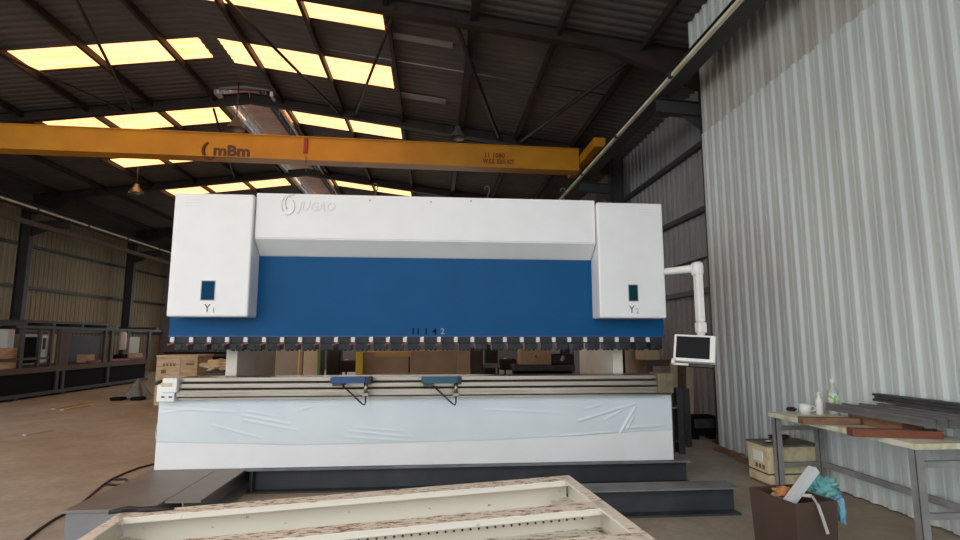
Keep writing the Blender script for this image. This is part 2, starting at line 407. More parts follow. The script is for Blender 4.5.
# ------------------------------------------------------------------ portal frames
FR = [2.65, 8.6, 13.6, 19.8, 26.4]
FRn = ['above the camera end', 'nearest the end of the bare metal lining', 'just behind the yellow crane bridge', 'second behind the crane bridge', 'farthest from the camera']
for y, d in zip(FR[1:], FRn[1:]):
    for side in ('right', 'left'):
        s = 1 if side == 'right' else -1
        xc = 4.86 if s > 0 else -14.4
        col = MB(); col.ibeam((xc, y, 0), (xc, y, rz(xc)-.2), .2, .36, .018, .012, up=(1,0,0))
        t = thing('steel_column', 'dark steel column on the %s side of the hall, %s' % (side, d), 'column', (xc, y, 0), 'portal frame columns')
        col.build('shaft', 'column', t)
        xb = 3.84 if s > 0 else -13.0
        br = MB(); br.ibeam((xc-s*.15, y, 5.7), (xb, y, 5.76), .16, .26, .015, .01)
        br.prism([(xc-s*.18,y-.01,5.57),(xc-s*.18,y-.01,5.3),(xb+s*.45,y-.01,5.6)], (0,.02,0))
        br.build('corbel', 'column', t)
        MB().box(xc-.24, xc+.24, y-.16, y+.16, 0, .03).build('base_plate', 'column', t)
        r = MB()
        xa, xb2 = xc - s*.1, RX
        r.ibeam((xa, y, rz(xa)-.15), (xb2, y, rz(xb2)-.15), .16, .26, .014, .01)
        xh = xc - s*2.0
        r.prism([(xa,y-.07,rz(xa)-.27),(xh,y-.07,rz(xh)-.27),(xa,y-.07,rz(xa)-.75)], (0,.14,0))
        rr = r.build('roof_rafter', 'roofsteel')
        tag(rr, 'dark steel rafter under the %s roof slope, %s' % (side, d), 'rafter', 'portal frame rafters')
# purlins
words = ['nearest the ridge', 'second from the ridge', 'third from the ridge', 'fourth from the ridge', 'fifth from the ridge', 'sixth from the ridge', 'nearest the eaves']
for side, xs in (('right', (-4.0,-2.44,-.89,.63,2.13,3.65)), ('left', (-5.7,-7.25,-8.78,-10.3,-11.85,-13.4))):
    for i, x in enumerate(xs):
        z = rz(x)
        p = MB().bar((x, Y0, z-.085), (x, Y1, z-.085), .07 if x != .63 else .13, .15)
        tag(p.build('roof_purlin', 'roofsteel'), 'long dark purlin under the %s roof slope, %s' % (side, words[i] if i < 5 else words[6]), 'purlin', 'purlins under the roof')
# diagonal braces between rafters
def brace(p, q, side, lab, r=.032):
    a = Vector((p[0], p[1], rz(p[0])-.21)); b = Vector((q[0], q[1], rz(q[0])-.21))
    tag(MB().tube([a, b], r, 8).build('roof_brace', 'roofsteel'), lab, 'brace', 'diagonal roof braces')
brace((-.72,8.55), (-2.2,13.75), 0, 'thin diagonal roof brace crossing the ends of the yellow rooflights, right slope')
brace((.27,8.5), (1.75,13.75), 0, 'diagonal roof brace crossing the wide purlin on the right slope', .045)
brace((-3.9,8.6), (-2.45,13.75), 0, 'diagonal roof brace running over the rooflights next to the ridge, right slope')
brace((3.6,8.6), (2.15,13.75), 0, 'diagonal roof brace nearest the crane runway on the right slope', .045)
brace((-6.15,8.6), (-7.75,13.75), 0, 'diagonal roof brace crossing the middle of the left rooflights')
brace((-9.3,8.6), (-7.85,13.75), 0, 'diagonal roof brace at the outer end of the left rooflights')
brace((-5.85,13.9), (-7.3,19.4), 0, 'diagonal roof brace behind the crane bridge near the ridge, left slope')
brace((-12.6,8.6), (-11.0,13.75), 0, 'diagonal roof brace beside the left eaves')
# tie rods (thin sag rods along the slope)
for y, s, lab in ((10.5,'right','between the two near rooflight bands'), (10.3,'left','in front of the near rooflight band')):
    xa, xb = ((-2.44, 3.6) if s == 'right' else (-8.7, -13.4))
    tag(MB().tube([(xa,y,rz(xa)-.1),(xb,y,rz(xb)-.1)], .012, 6).build('sag_rod', 'steel'), 'thin steel sag rod along the %s slope, %s' % (s, lab), 'rod')

# wall girts
for x, s, nm, zs in ((XR-.1, 1, 'right', (2.62,4.2,5.5)), (XL+.12, -1, 'left', (2.0,3.58,5.12))):
    for z, d in zip(zs, ('lowest','middle','upper')):
        ya = 8.7 if s > 0 else 2
        g = MB().bar((x, ya, z), (x, Y1, z), .1, .1)
        tag(g.build('wall_girt', 'column'), 'dark horizontal girt on the %s corrugated wall, the %s one' % (nm, d), 'girt', 'girts on the side walls')
tag(MB().tube([(XR-.06, 8.8, 3.27), (XR-.06, 16, 3.27)], .02, 8).build('conduit_pipe', 'column'), 'thin dark conduit along the right wall behind the pendant arm', 'pipe')

# crane runways
for nm, s, xi in (('right', 1, 3.82), ('left', -1, -13.05)):
    t = thing('crane_runway', 'dark crane runway girder with a cream bar along the %s side of the hall' % nm, 'crane runway', (xi, Y0, 5.9), 'crane runway girders')
    o = xi + s*.14
    MB().ibeam((o, Y0, 5.99), (o, Y1, 5.99), .26, .2, .016, .012).build('girder', 'girder', t)
    MB().box(o-.025, o+.025, Y0, Y1, 6.09, 6.13).build('rail', 'darksteel', t)
    bar = MB().bar((xi-s*.03, Y0, 5.925), (xi-s*.03, Y1, 5.925), .06, .05); bar.build('conductor_bar', 'cream_bar', t, label='cream conductor bar')
    if s < 0:
        MB().bar((xi+.0, Y0, 5.42), (xi+.0, Y1, 5.42), .09, .16).build('lower_beam', 'rustbeam', t)
    for k in range(9): MB().box(xi-s*.05-.03, xi-s*.05+.03, 5.2+k*2.6, 5.28+k*2.6, 5.89, 5.97).build('bar_clip', 'darksteel', t)

# ------------------------------------------------------------------ yellow crane
gl, gr_ = Vector((-12.8, 12.45, 0)), Vector((3.64, 13.02, 0))
cr = thing('overhead_crane', 'yellow overhead bridge crane spanning the hall behind the white press brake', 'crane', (-4.85, 12.7, 5.93))
d = (gr_-gl).normalized(); nrm = Vector((d.y, -d.x, 0))
if nrm.y > 0: nrm = -nrm
ZB, ZT = 5.945, 6.535
bb = MB()
q = [gl+nrm*.16, gr_+nrm*.16, gr_-nrm*.16, gl-nrm*.16]
bb.prism([(p.x,p.y,ZB+.02) for p in q], (0,0,ZT-ZB-.04))
bb.build('box_girder', 'yellow', cr)
for z in (ZB, ZT-.02):
    f = MB(); q2 = [gl+nrm*.2, gr_+nrm*.2, gr_-nrm*.2, gl-nrm*.2]
    f.prism([(p.x,p.y,z) for p in q2], (0,0,.02)); f.build('flange', 'yellow', cr)
for s, xi in ((1, 3.78), (-1, -13.0)):
    yc = 13.0 if s > 0 else 12.4
    e = MB().box(xi-.11, xi+.17 if s > 0 else xi+.11, yc-1.35, yc+1.15, 6.15, 6.38, .02)
    et = e.build('end_truck', 'yellow', cr)
    wh = MB()
    for dy in (-1.1, .9):
        wh.tube([(xi+s*.14-.05, yc+dy, 6.21), (xi+s*.14+.05, yc+dy, 6.21)], .085, 16)
    wh.build('wheel', 'darksteel', et)
def on_girder(px, py, off=.165):
    """point on the front web of the girder seen at a pixel"""
    r = FW + RT*((px-480)/F) + UP*((270-py)/F); p0 = gl + nrm*off
    t = (p0-EYE).dot(nrm)/r.dot(nrm); return EYE + r*t
ang = math.atan2(d.y, d.x)
rot = (PI/2, 0, ang)
a = on_girder(213, 155)
text('maker_lettering', 'mBm', a, .36, 'yelmark', cr, rot, .003, sx=1.1, bold=.016)
# swoosh to the left of the lettering
sw = MB(); c = on_girder(210.5, 150.5)
pts = []
for k in range(13):
    t = math.radians(110 + k*17.5); pts.append(c + d*(math.cos(t)*.16) + Vector((0,0,math.sin(t)*.20)))
sw.tube(pts, [.014+.028*math.sin(PI*min(1,(k+2)/13)) for k in range(13)], 6)
sw.build('maker_swoosh', 'yelmark', cr)
a = on_girder(216, 157.5); text('maker_strapline', 'safety by tradition', a, .10, 'yelmark', cr, rot, .003, sx=1.0)
a = on_girder(484, 157); text('load_marking', '11 1080', a, .17, 'redmark', cr, rot, .003, sx=.95, bold=.003)
a = on_girder(483, 163); text('load_marking', 'W.S.S. 3201 KIT', a, .165, 'redmark', cr, rot, .003, sx=.72, bold=.004)
a = on_girder(306, 138, .19); b_ = on_girder(305.5, 153, .19)
MB().box(a.x-.045, a.x+.045, a.y-.02, a.y+.03, b_.z, a.z, .01).build('red_stop', 'red', cr)
tr = MB().tube([on_girder(306,157,.19), on_girder(306,163,.19)], .01, 6); tr.build('stop_chain', 'darksteel', cr)

# lamps under the roof
def lamp(px, py, y, lab):
    p = AY(px, py, y); zt = rz(p.x)
    t = thing('high_bay_lamp', lab, 'lamp', (p.x, y, p.z), 'unlit lamps under the roof')
    MB().lathe((p.x,y,p.z), [(.22,0),(.2,.05),(.15,.14),(.09,.2),(.07,.3)], 18).build('shade', 'lamp', t)
    MB().tube([(p.x,y,p.z+.3),(p.x,y,max(zt, p.z+.36))], .015, 6).build('stem', 'darksteel', t)
lamp(136, 193, 18, 'unlit bell lamp under the left roof slope, below the crane bridge')
lamp(236, 129, 13.0, 'unlit bell lamp beside the ridge ventilator above the crane lettering')
lamp(458, 138, 13.2, 'unlit bell lamp above the crane bridge under the right roof slope')

# ------------------------------------------------------------------ press brake
YH, YR, YB = 6.25, 6.55, 6.40
pb = thing('press_brake', 'large white and blue press brake standing on dark steel beams', 'press brake', (-.1, 6.6, .262))
def rect(p0, p1, y): a, b = AY(*p0, y), AY(*p1, y); return a.x, b.x, a.z, b.z
hz0, hz1 = AY(417,317.5,YH).z, AY(417,198,YH).z
hl = AY(170,260,YH).x; hlr = AY(250.5,260,YH).x; hr0 = AY(598.5,260,YH).x; hr1 = AY(664.5,260,YH).x
for nm, x0, x1, wx, wtxt, gm in (('left', hl, hlr, (202,281,214,300), 'Y1', 'window'), ('right', hr0, hr1, (628.5,285,638,301), 'Y2', 'greywin')):
    h = MB().box(x0, x1, YH, YH+1.0, hz0, hz1, .022, seg=3).build('cylinder_cover', 'white', pb)
    a = AY(wx[0], wx[1], YH); b = AY(wx[2], wx[3], YH)
    MB().box(a.x, b.x, YH-.006, YH+.02, b.z, a.z, .006).build('sight_window', gm, h, label='dark blue sight window')
    MB().box(a.x-.008, b.x+.008, YH-.003, YH+.01, b.z-.008, a.z+.008).build('window_frame', 'wallgrey', h)
    t = AY((wx[0]+wx[2])/2-4, wx[3]+12, YH)
    text('axis_letter', wtxt[0], (t.x, YH-.002, t.z), .13, 'marking', h, ext=.001, sx=.85)
    text('axis_number', wtxt[1], (t.x+.085, YH-.002, t.z-.005), .085, 'silvermark', h, ext=.001, sx=.85)
    if nm == 'left' or True:
        v = MB()
        for k in range(3):
            xx = x0+.12 if nm == 'left' else x1-.3
            v.box(xx, xx+.17, YH-.003, YH+.01, hz1-.085-.035*k, hz1-.078-.035*k)
        v.build('vent_louvre', 'engrave', h)
# centre cover: upright fascia then a sloping lip back to the ram
YC = 6.31
cx0, cx1 = hlr+.012, hr0-.012
zt = AY(420,196.5,YC).z; zm = AY(420,240.5,YC).z; zb = AY(420,258,YR-.02).z
cv = MB().prism([(cx0,YC,zt),(cx0,YC,zm),(cx0,YR-.02,zb),(cx0,YR+.35,zb),(cx0,YR+.35,zt)], (cx1-cx0,0,0))
bmesh.ops.bevel(cv.bm, geom=[e for e in cv.bm.edges if abs(e.verts[0].co.x-e.verts[1].co.x) > 1], offset=.01, segments=2, affect='EDGES')
ctr = cv.build('centre_cover', 'white', pb)
# embossed maker's logo
a = AY(298, 210.5, YC); text('logo_lettering', 'JUGAO', (a.x, YC-.001, a.z), .155, 'engrave', ctr, ext=.006, shear=.25, sx=.86, bold=.002)
lg = MB(); c = AY(289, 204, YC)
for off, sgn in ((.05, 1), (-.02, 1), (-.05, -1)):
    pts = []
    for k in range(9):
        t = math.radians(70 + k*20) if sgn > 0 else math.radians(-110 + k*20)
        pts.append((c.x+off*.6+math.cos(t)*.075+(.02 if sgn<0 else 0), YC-.001, c.z+math.sin(t)*.1+(-.03 if sgn<0 else off*.3)))
    lg.tube(pts, .011, 6)
lg.build('logo_swirl', 'engrave', ctr)
bo = MB()
for px, py in ((370,200.5),(431,202),(471,201)):
    p = AY(px, py, YC); bo.tube([(p.x,YC+.004,p.z),(p.x,YC-.006,p.z)], .012, 10)
bo.build('bolt', 'wallgrey', ctr)
# ram
rl, rr_ = AY(169,330,YR).x, AY(664,330,YR).x
zr0 = AY(417,336,YR).z
ram = MB().box(rl, rr_, YR, YR+.14, zr0, zb+.4, .006).build('ram', 'blue', pb)
for k, (px, ch, m_) in enumerate(((411,'1','ink'),(416,'1','ink'),(424,'1','ink'),(432.5,'4','ink'),(440.5,'2','silvermark'))):
    p = AY(px, 334, YR); text('stamped_figure', ch, (p.x, YR-.0015, p.z), .10, m_, ram, ext=.001, bold=.003)
gbar = MB().box(rl, rr_, YR-.02, YR+.05, zr0-.012, zr0+.006); gbar.build('ram_rail', 'bluearm', pb)
# back frame: two tall side plates joined at the top
fl = []
YF0, YF1 = 6.92, 8.55
for px, s in ((237, -1), (613, 1)):
    x = AY(px, 365, YF0).x
    MB().box(x, x+s*.135, YF0, YF1, .262, 3.1, .006).build('side_plate', 'frameplate', pb)
    MB().box(x+s*.02, x+s*.12, 6.5, YF0+.02, .262, .95).build('plate_throat', 'frameplate', pb)
    MB().box(x+s*.02, x+s*.12, 6.72, YF0+.02, 2.2, 3.1).build('plate_head', 'frameplate', pb)
# tool clamps
tags = [172,191,209,227,245.5,264,282,300,318,336,353,371,388,405,422,439,456,472.5,489,505,522,538,554,569.5,585.5,601.5,617,632.5,648,662]
xs = [AY(p, 341, YR-.06).x for p in tags]
zc0, zc1 = AY(417,350.5,YR-.06).z, zr0-.012
proto = None
for i in range(len(xs)-1):
    x0, x1 = xs[i], xs[i+1]; w_ = x1-x0
    if proto is None or i in (8, 16, 23):
        k = MB().box(x0+.035, x1-.025, YR-.07, YR+.1, zc0+.012, zc0+.085, .004)
        k.box(x0+.02, x1-.01, YR-.045, YR+.1, zc0+.085, zc1, .004)
        for u in (.25, .5, .75): k.box(x0+w_*u-.012, x0+w_*u+.012, YR-.02, YR+.03, zc0-.004, zc0+.02)
        k.tube([(x0+w_*.5,YR-.066,zc0+.05),(x0+w_*.5,YR-.082,zc0+.05)], .018, 10)
        ko = k.build('tool_clamp', 'clamp', pb); proto = ko; px0 = x0
        kids = []
        t_ = MB().box(x0-.024, x0+.022, YR-.062, YR+.02, zc1-.062, zc1-.002, .004)
        kids.append(t_.build('clamp_tag', 'tag', ko, label='pale grey clamp tag'))
        if i < 16:
            r_ = MB().bar((x0-.03,YR-.075,zc1-.088),(x0+.035,YR-.075,zc1-.068), .012, .016)
            r_.tube([(x0-.03,YR-.065,zc1-.09),(x0-.03,YR-.09,zc1-.09)], .012, 8)
            kids.append(r_.build('clamp_lever', 'redlever', ko, label='red lever'))
        elif i < 23:
            r_ = MB().bar((x0-.012,YR-.075,zc1-.085),(x0+.03,YR-.075,zc1-.08), .012, .014)
            kids.append(r_.build('clamp_lever', 'redlever', ko, label='red lever'))
    else:
        ko = proto.copy(); ko.location.x += x0-px0; C.objects.link(ko); ko.parent = pb
        for q_ in kids:
            c_ = q_.copy(); C.objects.link(c_); c_.parent = ko
# bed
bl, br_ = AY(156,440,YB).x, AY(673,440,YB).x
BT = AY(417,397.3,YB).z
MB().box(bl, br_, YB, YB+.14, .262, BT, .006).build('bed_plate', 'white', pb)
MB().box(bl+.02, br_-.02, YB+.14, YF1, .262, .36).build('base_deck', 'beam', pb)
# protective film with wrinkles
edge = [(158,442.5),(230,444),(300,445.5),(345,444.5),(400,443),(480,441),(560,437),(620,433),(673,430)]
def lower(x):
    pts = [AY(a, b, YB) for a, b in edge]
    for p, q in zip(pts, pts[1:]):
        if x <= q.x: t = (x-p.x)/(q.x-p.x); return p.z+(q.z-p.z)*max(0,t)
    return pts[-1].z
wr = []
for (a, b, am) in (((578,421),(634,404),.016),((620,433),(635,408),.018),((626,431),(634,415),.012),((624,428),(664,425.5),.012),((585,409),(600,405),.006),
    ((242,415),(290,424),.008),((244,420),(296,430),.006),((246,411),(280,417),.006),((350,431),(412,437),.006),((352,427),(400,431),.005),((346,437),(414,441),.005),
    ((300,410),(312,406),.005),((164,408),(235,412),.005),((560,436),(610,432),.010),((604,420),(628,407),.008),((160,413),(200,408),.004),((480,409),(560,413),.004),((212,425),(262,438),.005)):
    p, q = AY(*a, YB), AY(*b, YB); wr.append((p.x, p.z, q.x, q.z, am))
def film(u, v):
    x = bl+.005 + (br_-bl-.01)*u; z0, z1 = lower(x), BT-.002; z = z0+(z1-z0)*v
    y = YB-.006-.002*math.sin(x*5+z*7)
    for ax, az, bx, bz, am in wr:
        dx, dz = bx-ax, bz-az; l2 = dx*dx+dz*dz; t = max(0, min(1, ((x-ax)*dx+(z-az)*dz)/l2))
        e2 = (x-ax-dx*t)**2+(z-az-dz*t)**2
        if e2 < .003: y -= .8*am*math.exp(-e2/(2*.009**2))*(.35+.65*math.sin(PI*min(1,max(0,.08+.84*t))))
    if v < .02: y += .004
    return (x, y, z)
fm = MB(); fm.open = True; fm.grid(film, 640, 80)
fm.build('protective_film', 'film', pb, label='pale bluish wrinkled protective film')
fp = MB(); fp.grid(lambda u, v: (bl-.002-.03*math.sin(v*3)*u, YB-.01+.05*u, .74-.15*v+.02*math.sin(u*6)), 4, 8); fp.open = True
fp.build('film_flap', 'film', pb, solid=.002)
# die rail along the bed top
dl, dr = AY(177,388,6.28).x, AY(662,388,6.28).x
zz = lambda py: AY(417, py, 6.28).z
MB().box(dl, dr, 6.30, 6.62, zz(380.5), zz(376.5), .003).build('die_holder', 'steel', pb)
MB().box(dl, dr, 6.36, 6.6, zz(397.3), zz(380)).build('rail_core', 'groove', pb)
MB().box(dl, dr, 6.275, 6.37, zz(386.8), zz(382.3), .004).build('clamp_strip', 'steel', pb)
MB().box(dl, dr, 6.265, 6.37, zz(395), zz(388.4), .004).build('linear_rail', 'steel', pb)
MB().box(dl, dr, 6.30, 6.40, zz(397.8), zz(396.3)).build('drip_ledge', 'steel', pb)
# left end bracket and right end block
a, b = AY(158,378,6.25), AY(177,402,6.25)
e = MB().box(a.x+.06, b.x, 6.22, 6.5, b.z+.1, a.z, .012); e.box(a.x, b.x-.03, 6.24, 6.5, b.z, b.z+.19, .012)
eb = e.build('end_bracket', 'white', pb)
MB().box(a.x+.05, b.x-.05, 6.212, 6.25, b.z+.17, b.z+.21, .005).build('yellow_label', 'crate', eb, label='faded yellow label')
hb = MB()
for px in (163, 170.5): p = AY(px, 397, 6.24); hb.box(p.x-.018, p.x+.018, 6.235, 6.26, p.z-.008, p.z+.008)
hb.tube([(a.x+.02,6.3,b.z+.22),(a.x-.02,6.22,b.z+.2)], .02, 8)
hb.build('bracket_slot', 'marking', eb)
a, b = AY(657,373,6.25), AY(673,393,6.25)
MB().box(a.x, b.x, 6.22, 6.5, b.z, a.z, .01).build('end_block', 'brass', pb, label='tan brass-coloured end block')
ek = MB(); p = AY(668,379,6.2); ek.tube([(p.x,6.2,p.z),(p.x,6.26,p.z)], .02, 12); ek.build('end_knob', 'steel', pb)
bt = AY(676,408,6.5); MB().tube([(br_-.01,6.5,bt.z),(bt.x+.02,6.5,bt.z)], .012, 8).build('side_pin', 'steel', pb)
hose = MB().tube([AY(674,404,6.6), AY(681,412,6.6), AY(683,430,6.6), AY(679,443,6.6), AY(675,440,6.6)], .012, 8); hose.build('side_hose', 'cable', pb)
# control pendant
YP = 6.0
pa = MB(); p0, p1 = AY(662,272,YP+.3), AY(694,268.5,YP+.05)
pa.tube([p0, p0.lerp(p1,.6), p1], [.042,.045,.05], 16)
p2 = AY(697.5,268,YP); 
arm = pa.build('pendant_arm', 'whitebox', pb)
el = MB().box(p2.x-.06, p2.x+.06, YP-.06, YP+.08, p2.z-.1, p2.z+.075, .045, seg=4); el.build('arm_elbow', 'whitebox', arm)
p3 = AY(699.5,322,YP); MB().box(p2.x-.04, p2.x+.042, YP-.05, YP+.05, p3.z, p2.z-.05, .016).build('drop_tube', 'whitebox', arm)
MB().box(p2.x-.048, p2.x+.052, YP-.06, YP+.06, p3.z-.13, p3.z, .02).build('tube_collar', 'whitebox', arm)
c = AY(694.5,349,YP-.08)
Rm = Matrix.Rotation(math.radians(-32),4,'Z') @ Matrix.Rotation(math.radians(-20),4,'X') @ Matrix.Rotation(math.radians(3),4,'Y')
X4 = Matrix.Translation(c) @ Rm
mon = MB(X4).box(-.222,.222,-.035,.05,-.16,.16,.012).build('monitor', 'whitebox', pb, label='white framed control monitor')
MB(X4).box(-.195,.165,-.039,-.03,-.125,.135,.004).build('screen', 'screen', mon, label='black screen')
hd = MB(X4).tube([(-.215,-.05,-.15),(-.215,-.06,-.21)], .022, 10); hd.tube([(-.215,-.05,-.205),(-.05,-.05,-.205)], .014, 8); hd.build('monitor_handle', 'whitebox', mon)
MB().cyl((p2.x, YP, c.z+.12), .045, p3.z-.12-c.z-.02).build('monitor_neck', 'whitebox', arm)
bx = MB(X4).box(-.16,.2,.05,.1,-.19,-.02,.01); bx.build('monitor_back', 'darksteel', mon)
# lifting hooks on the roof of the machine
for px, lab in ((375,'thin wire hook standing on top of the press brake, the left one'),(487,'thin wire hook standing on top of the press brake, the middle one'),(563,'thin wire hook standing on top of the press brake, the right one')):
    q0 = AY(px, 194, 6.55); s_ = .055
    zb_ = zt-.004 if px != 563 else zt-.004
    h = MB().tube([(q0.x,6.55,zb_),(q0.x+.01,6.55,zb_+.1),(q0.x+.03,6.55,zb_+.15),(q0.x+.025,6.55,zb_+.21),(q0.x-.005,6.55,zb_+.225),(q0.x-.03,6.55,zb_+.2),(q0.x-.025,6.55,zb_+.17)], .007, 8)
    h.tube([(q0.x-.03,6.55,zb_),(q0.x+.01,6.55,zb_+.1)], .006, 6)
    tag(h.build('wire_hook', 'darksteel'), lab, 'hook', 'wire hooks on the machine')
# sheet supports
for px0_, px1_, m_, lab in ((331,371,'bluearm','blue sheet support arm on the bed rail, the left one'),(421.5,461,'tealarm','teal-blue sheet support arm on the bed rail, the right one')):
    a, b = AY(px0_,377.5,6.1), AY(px1_,383,6.1)
    t = thing('sheet_support', lab, 'support arm', ((a.x+b.x)/2, 6.2, b.z), 'sheet support arms')
    MB().box(a.x, b.x, 6.05, 6.275, b.z, a.z, .006).build('support_plate', m_, t)
    MB().box(a.x+.02, b.x-.06, 6.02, 6.06, b.z+.005, a.z+.012).build('front_edge', m_, t)
    MB().box(b.x-.035, b.x+.004, 6.045, 6.2, b.z-.012, a.z+.008, .003).build('end_cap', 'black', t)
    k0 = AY(px1_-5, 384, 6.08); k1 = AY(px1_-4.5, 405, 6.08); k2 = AY(px0_+9, 384, 6.08); km = AY(px1_-5, 394.5, 6.08)
    MB().tube([(k0.x,6.08,b.z+.004),(k0.x,6.08,km.z)], .023, 12).build('screw_post', 'steel', t)
    MB().box(k0.x-.035, k0.x+.035, 6.045, 6.115, km.z-.02, km.z+.02, .008).build('lock_nut', 'steel', t)
    MB().tube([(k0.x,6.08,km.z),(k0.x,6.08,k1.z+.03),(k0.x-.01,6.08,k1.z),(k0.x-.035,6.08,k1.z+.012),(k2.x,6.10,k2.z+.005)], .0095, 8).build('brace_rod', 'black', t)
    MB().box(k2.x-.08, k2.x+.03, 6.05, 6.27, b.z-.03, b.z+.002).build('slide_block', 'darksteel', t)

# ------------------------------------------------------------------ beams under the machine
M['beamtop'] = mat('lit_beam_top', (.17,.175,.18), .6, col2=(.11,.115,.12), scale=5)  # light from above on the flange tops, put into a paler grey
def floor_beam(x0, x1, y, lab):
    t = thing('steel_beam', lab, 'beam', ((x0+x1)/2, y, 0), 'dark steel beams on the floor')
    m = MB(); m.box(x0, x1, y-.13, y+.13, 0, .018); m.box(x0, x1, y-.006, y+.006, .018, .244)
    for x in (x0+.06, x1-.07): m.box(x, x+.012, y-.125, y+.125, .018, .244) if x0 < -1 and x < 0 else None
    m.build('beam_web', 'beam', t)
    MB().box(x0, x1, y-.13, y+.13, .244, .2615).build('top_flange', 'beamtop', t, label='grey top flange, coloured lighter as if lit from above')
floor_beam(-2.06, 3.06, 6.46, 'anthracite I-beam directly under the front of the press brake')
floor_beam(.55, 3.0, 5.33, 'anthracite I-beam lying free on the floor in front of the press brake')
b3 = MB().ibeam((-1.9, 8.3, .131), (3.0, 8.3, .131), .26, .26, .018, .012)
tag(b3.build('steel_beam', 'beam'), 'anthracite I-beam under the back of the press brake', 'beam', 'dark steel beams on the floor')
# grey plate box and flanged beam at the left foot
pl = thing('steel_platform', 'wide grey steel platform under the left end of the press brake', 'platform', (-2.72, 6.6, 0))
MB().box(-3.11, -2.39, 5.0, 8.5, .235, .262, .004).build('top_plate', 'plate', pl)
MB().box(-3.09, -2.41, 5.02, 8.48, 0, .235).build('web_box', 'platelight', pl)
st_ = MB().ibeam((-2.225, 5.2, .131), (-2.225, 8.5, .131), .31, .262, .018, .014)
tag(st_.build('steel_beam', 'plate'), 'grey wide-flanged steel beam running back beside the left platform', 'beam')
# cable on the floor at the left
cps = [(154,464),(140,467.5),(125,473),(112,479),(103,485),(97,490),(90,496),(82,503),(70,511),(55,519),(40,529),(22,543)]
cb = MB().tube([AZ(a, b, .012) for a, b in cps], .013, 8)
lp = [(112,479),(118,479.5),(125,479),(128,481),(125,484),(117,485),(110,484.5),(105,483.5)]
cb.tube([AZ(a, b, .014) for a, b in lp], .013, 8)
tag(cb.build('power_cable', 'cable'), 'black cable snaking across the floor from the left machine foot', 'cable')

# ------------------------------------------------------------------ cream steel frame in the foreground
CL, CR_ = AZ(120,512,.66), AZ(569,475,.755)
ex = (CR_-CL); LEN = ex.length; ex.normalize(); ey = Vector((.075,-1,0)); ey = (ey - ex*ey.dot(ex)).normalized(); ez = ex.cross(-ey).normalized()
if ez.z < 0: ez = -ez
X4 = Matrix((( ex.x, -ey.x, ez.x, CL.x),(ex.y, -ey.y, ez.y, CL.y),(ex.z, -ey.z, ez.z, CL.z),(0,0,0,1)))   # local: x along the far bar, -y towards the camera
cf = thing('steel_cradle', 'cream painted rusty steel channel frame lying across the foreground', 'frame', (CL.x+1.4, CL.y-.9, 0))
HB, WB = .155, .13
def chan(y, holes=False, nm='cross_bar', HB=.155):
    """channel open towards the camera, top at z=0"""
    m = MB(X4); m.box(.03, LEN-.03, y-WB, y, -.012, 0, .002); m.box(.03, LEN-.03, y-WB, y, -HB, -HB+.012, .002)
    m.box(.03, LEN-.03, y-.012, y, -HB+.01, -.01)
    m.box(.03, LEN-.03, y-WB, y-WB+.012, -.036, -.006, .002)
    o = m.build(nm, 'creamrust', cf)
    if holes:
        h = MB(X4); x = LEN-.14; h.tube([(x, y-.012-.004, -.085),(x, y-.010, -.085)], .0065, 8)
        h0 = h.build('bolt_hole', 'marking', o)
        for k in range(1, 58):
            c_ = h0.copy(); C.objects.link(c_); c_.parent = o; c_.location = h0.location - ex*(.047*k)
    return o
chan(0, HB=.22); chan(-.60, True); chan(-1.12); chan(-1.75)
for x0, x1 in ((0, .075), (LEN-.075, LEN)):
    m = MB(X4); m.box(x0, x1, -1.83, 0, -.012, 0, .003); m.box(x0, x1, -1.83, 0, -HB, -HB+.012, .003)
    w0 = x0 if x0 == 0 else x1-.014
    m.box(w0, w0+.014, -1.83, 0, -HB+.01, -.01)
    m.build('side_rail', 'cream', cf)
for x, y in ((.1,-.1),(LEN-.12,-.12),(LEN-.14,-.68),(.1,-1.7),(LEN-.12,-1.7)):
    p = X4 @ Vector((x, y, -HB)); MB().box(p.x-.05, p.x+.05, p.y-.05, p.y+.05, 0, p.z+.012).build('leg', 'cream', cf)
pw = X4 @ Vector((.02,.0,.0))
st2 = MB().tube([pw+Vector((-.06,-.05,.012)), pw+Vector((.02,.0,.014)), pw+Vector((.1,-.02,.016)), pw+Vector((.2,-.03,.02)), pw+Vector((.3,-.02,.012))], [.012,.018,.016,.018,.01], 8)
st2.tube([pw+Vector((-.04,-.01,.012)), pw+Vector((.06,-.035,.03)), pw+Vector((.16,-.005,.014))], .01, 8)
tag(st2.build('work_strap', 'cable'), 'short black strap lying on the far left corner of the cream frame', 'strap')

# ------------------------------------------------------------------ workbench at the right wall
TZ = .85
TX0, TX1, TY0, TY1 = 3.92, 4.535, 4.17, 6.1
wb = thing('work_table', 'long steel workbench with worn cream top against the bare metal wall', 'workbench', (4.2, 5.1, 0))
MB().box(TX0, TX1, TY0, TY1, TZ-.05, TZ, .006).build('table_top', 'tabletop', wb)
for x in (TX0+.05, TX1-.05):
    for y in (TY0+.06, TY1-.06):
        m = MB(); m.box(x-.035, x+.035, y-.04, y-.032, 0, TZ-.05); m.box(x-.035, x-.027, y-.04, y+.03, 0, TZ-.05); m.box(x-.05, x+.05, y-.05, y+.05, 0, .008)
        m.build('leg', 'legsteel', wb)
for y in (TY0+.06, TY1-.06):
    MB().box(TX0+.05, TX1-.05, y-.02, y+.02, TZ-.2, TZ-.15).build('cross_rail', 'legsteel', wb)
    MB().box(TX0+.05, TX1-.05, y-.02, y+.02, .24, .29).build('foot_rail', 'legsteel', wb)
MB().box(TX1-.07, TX1-.03, TY0+.06, TY1-.06, .24, .3).build('back_rail', 'legsteel', wb)
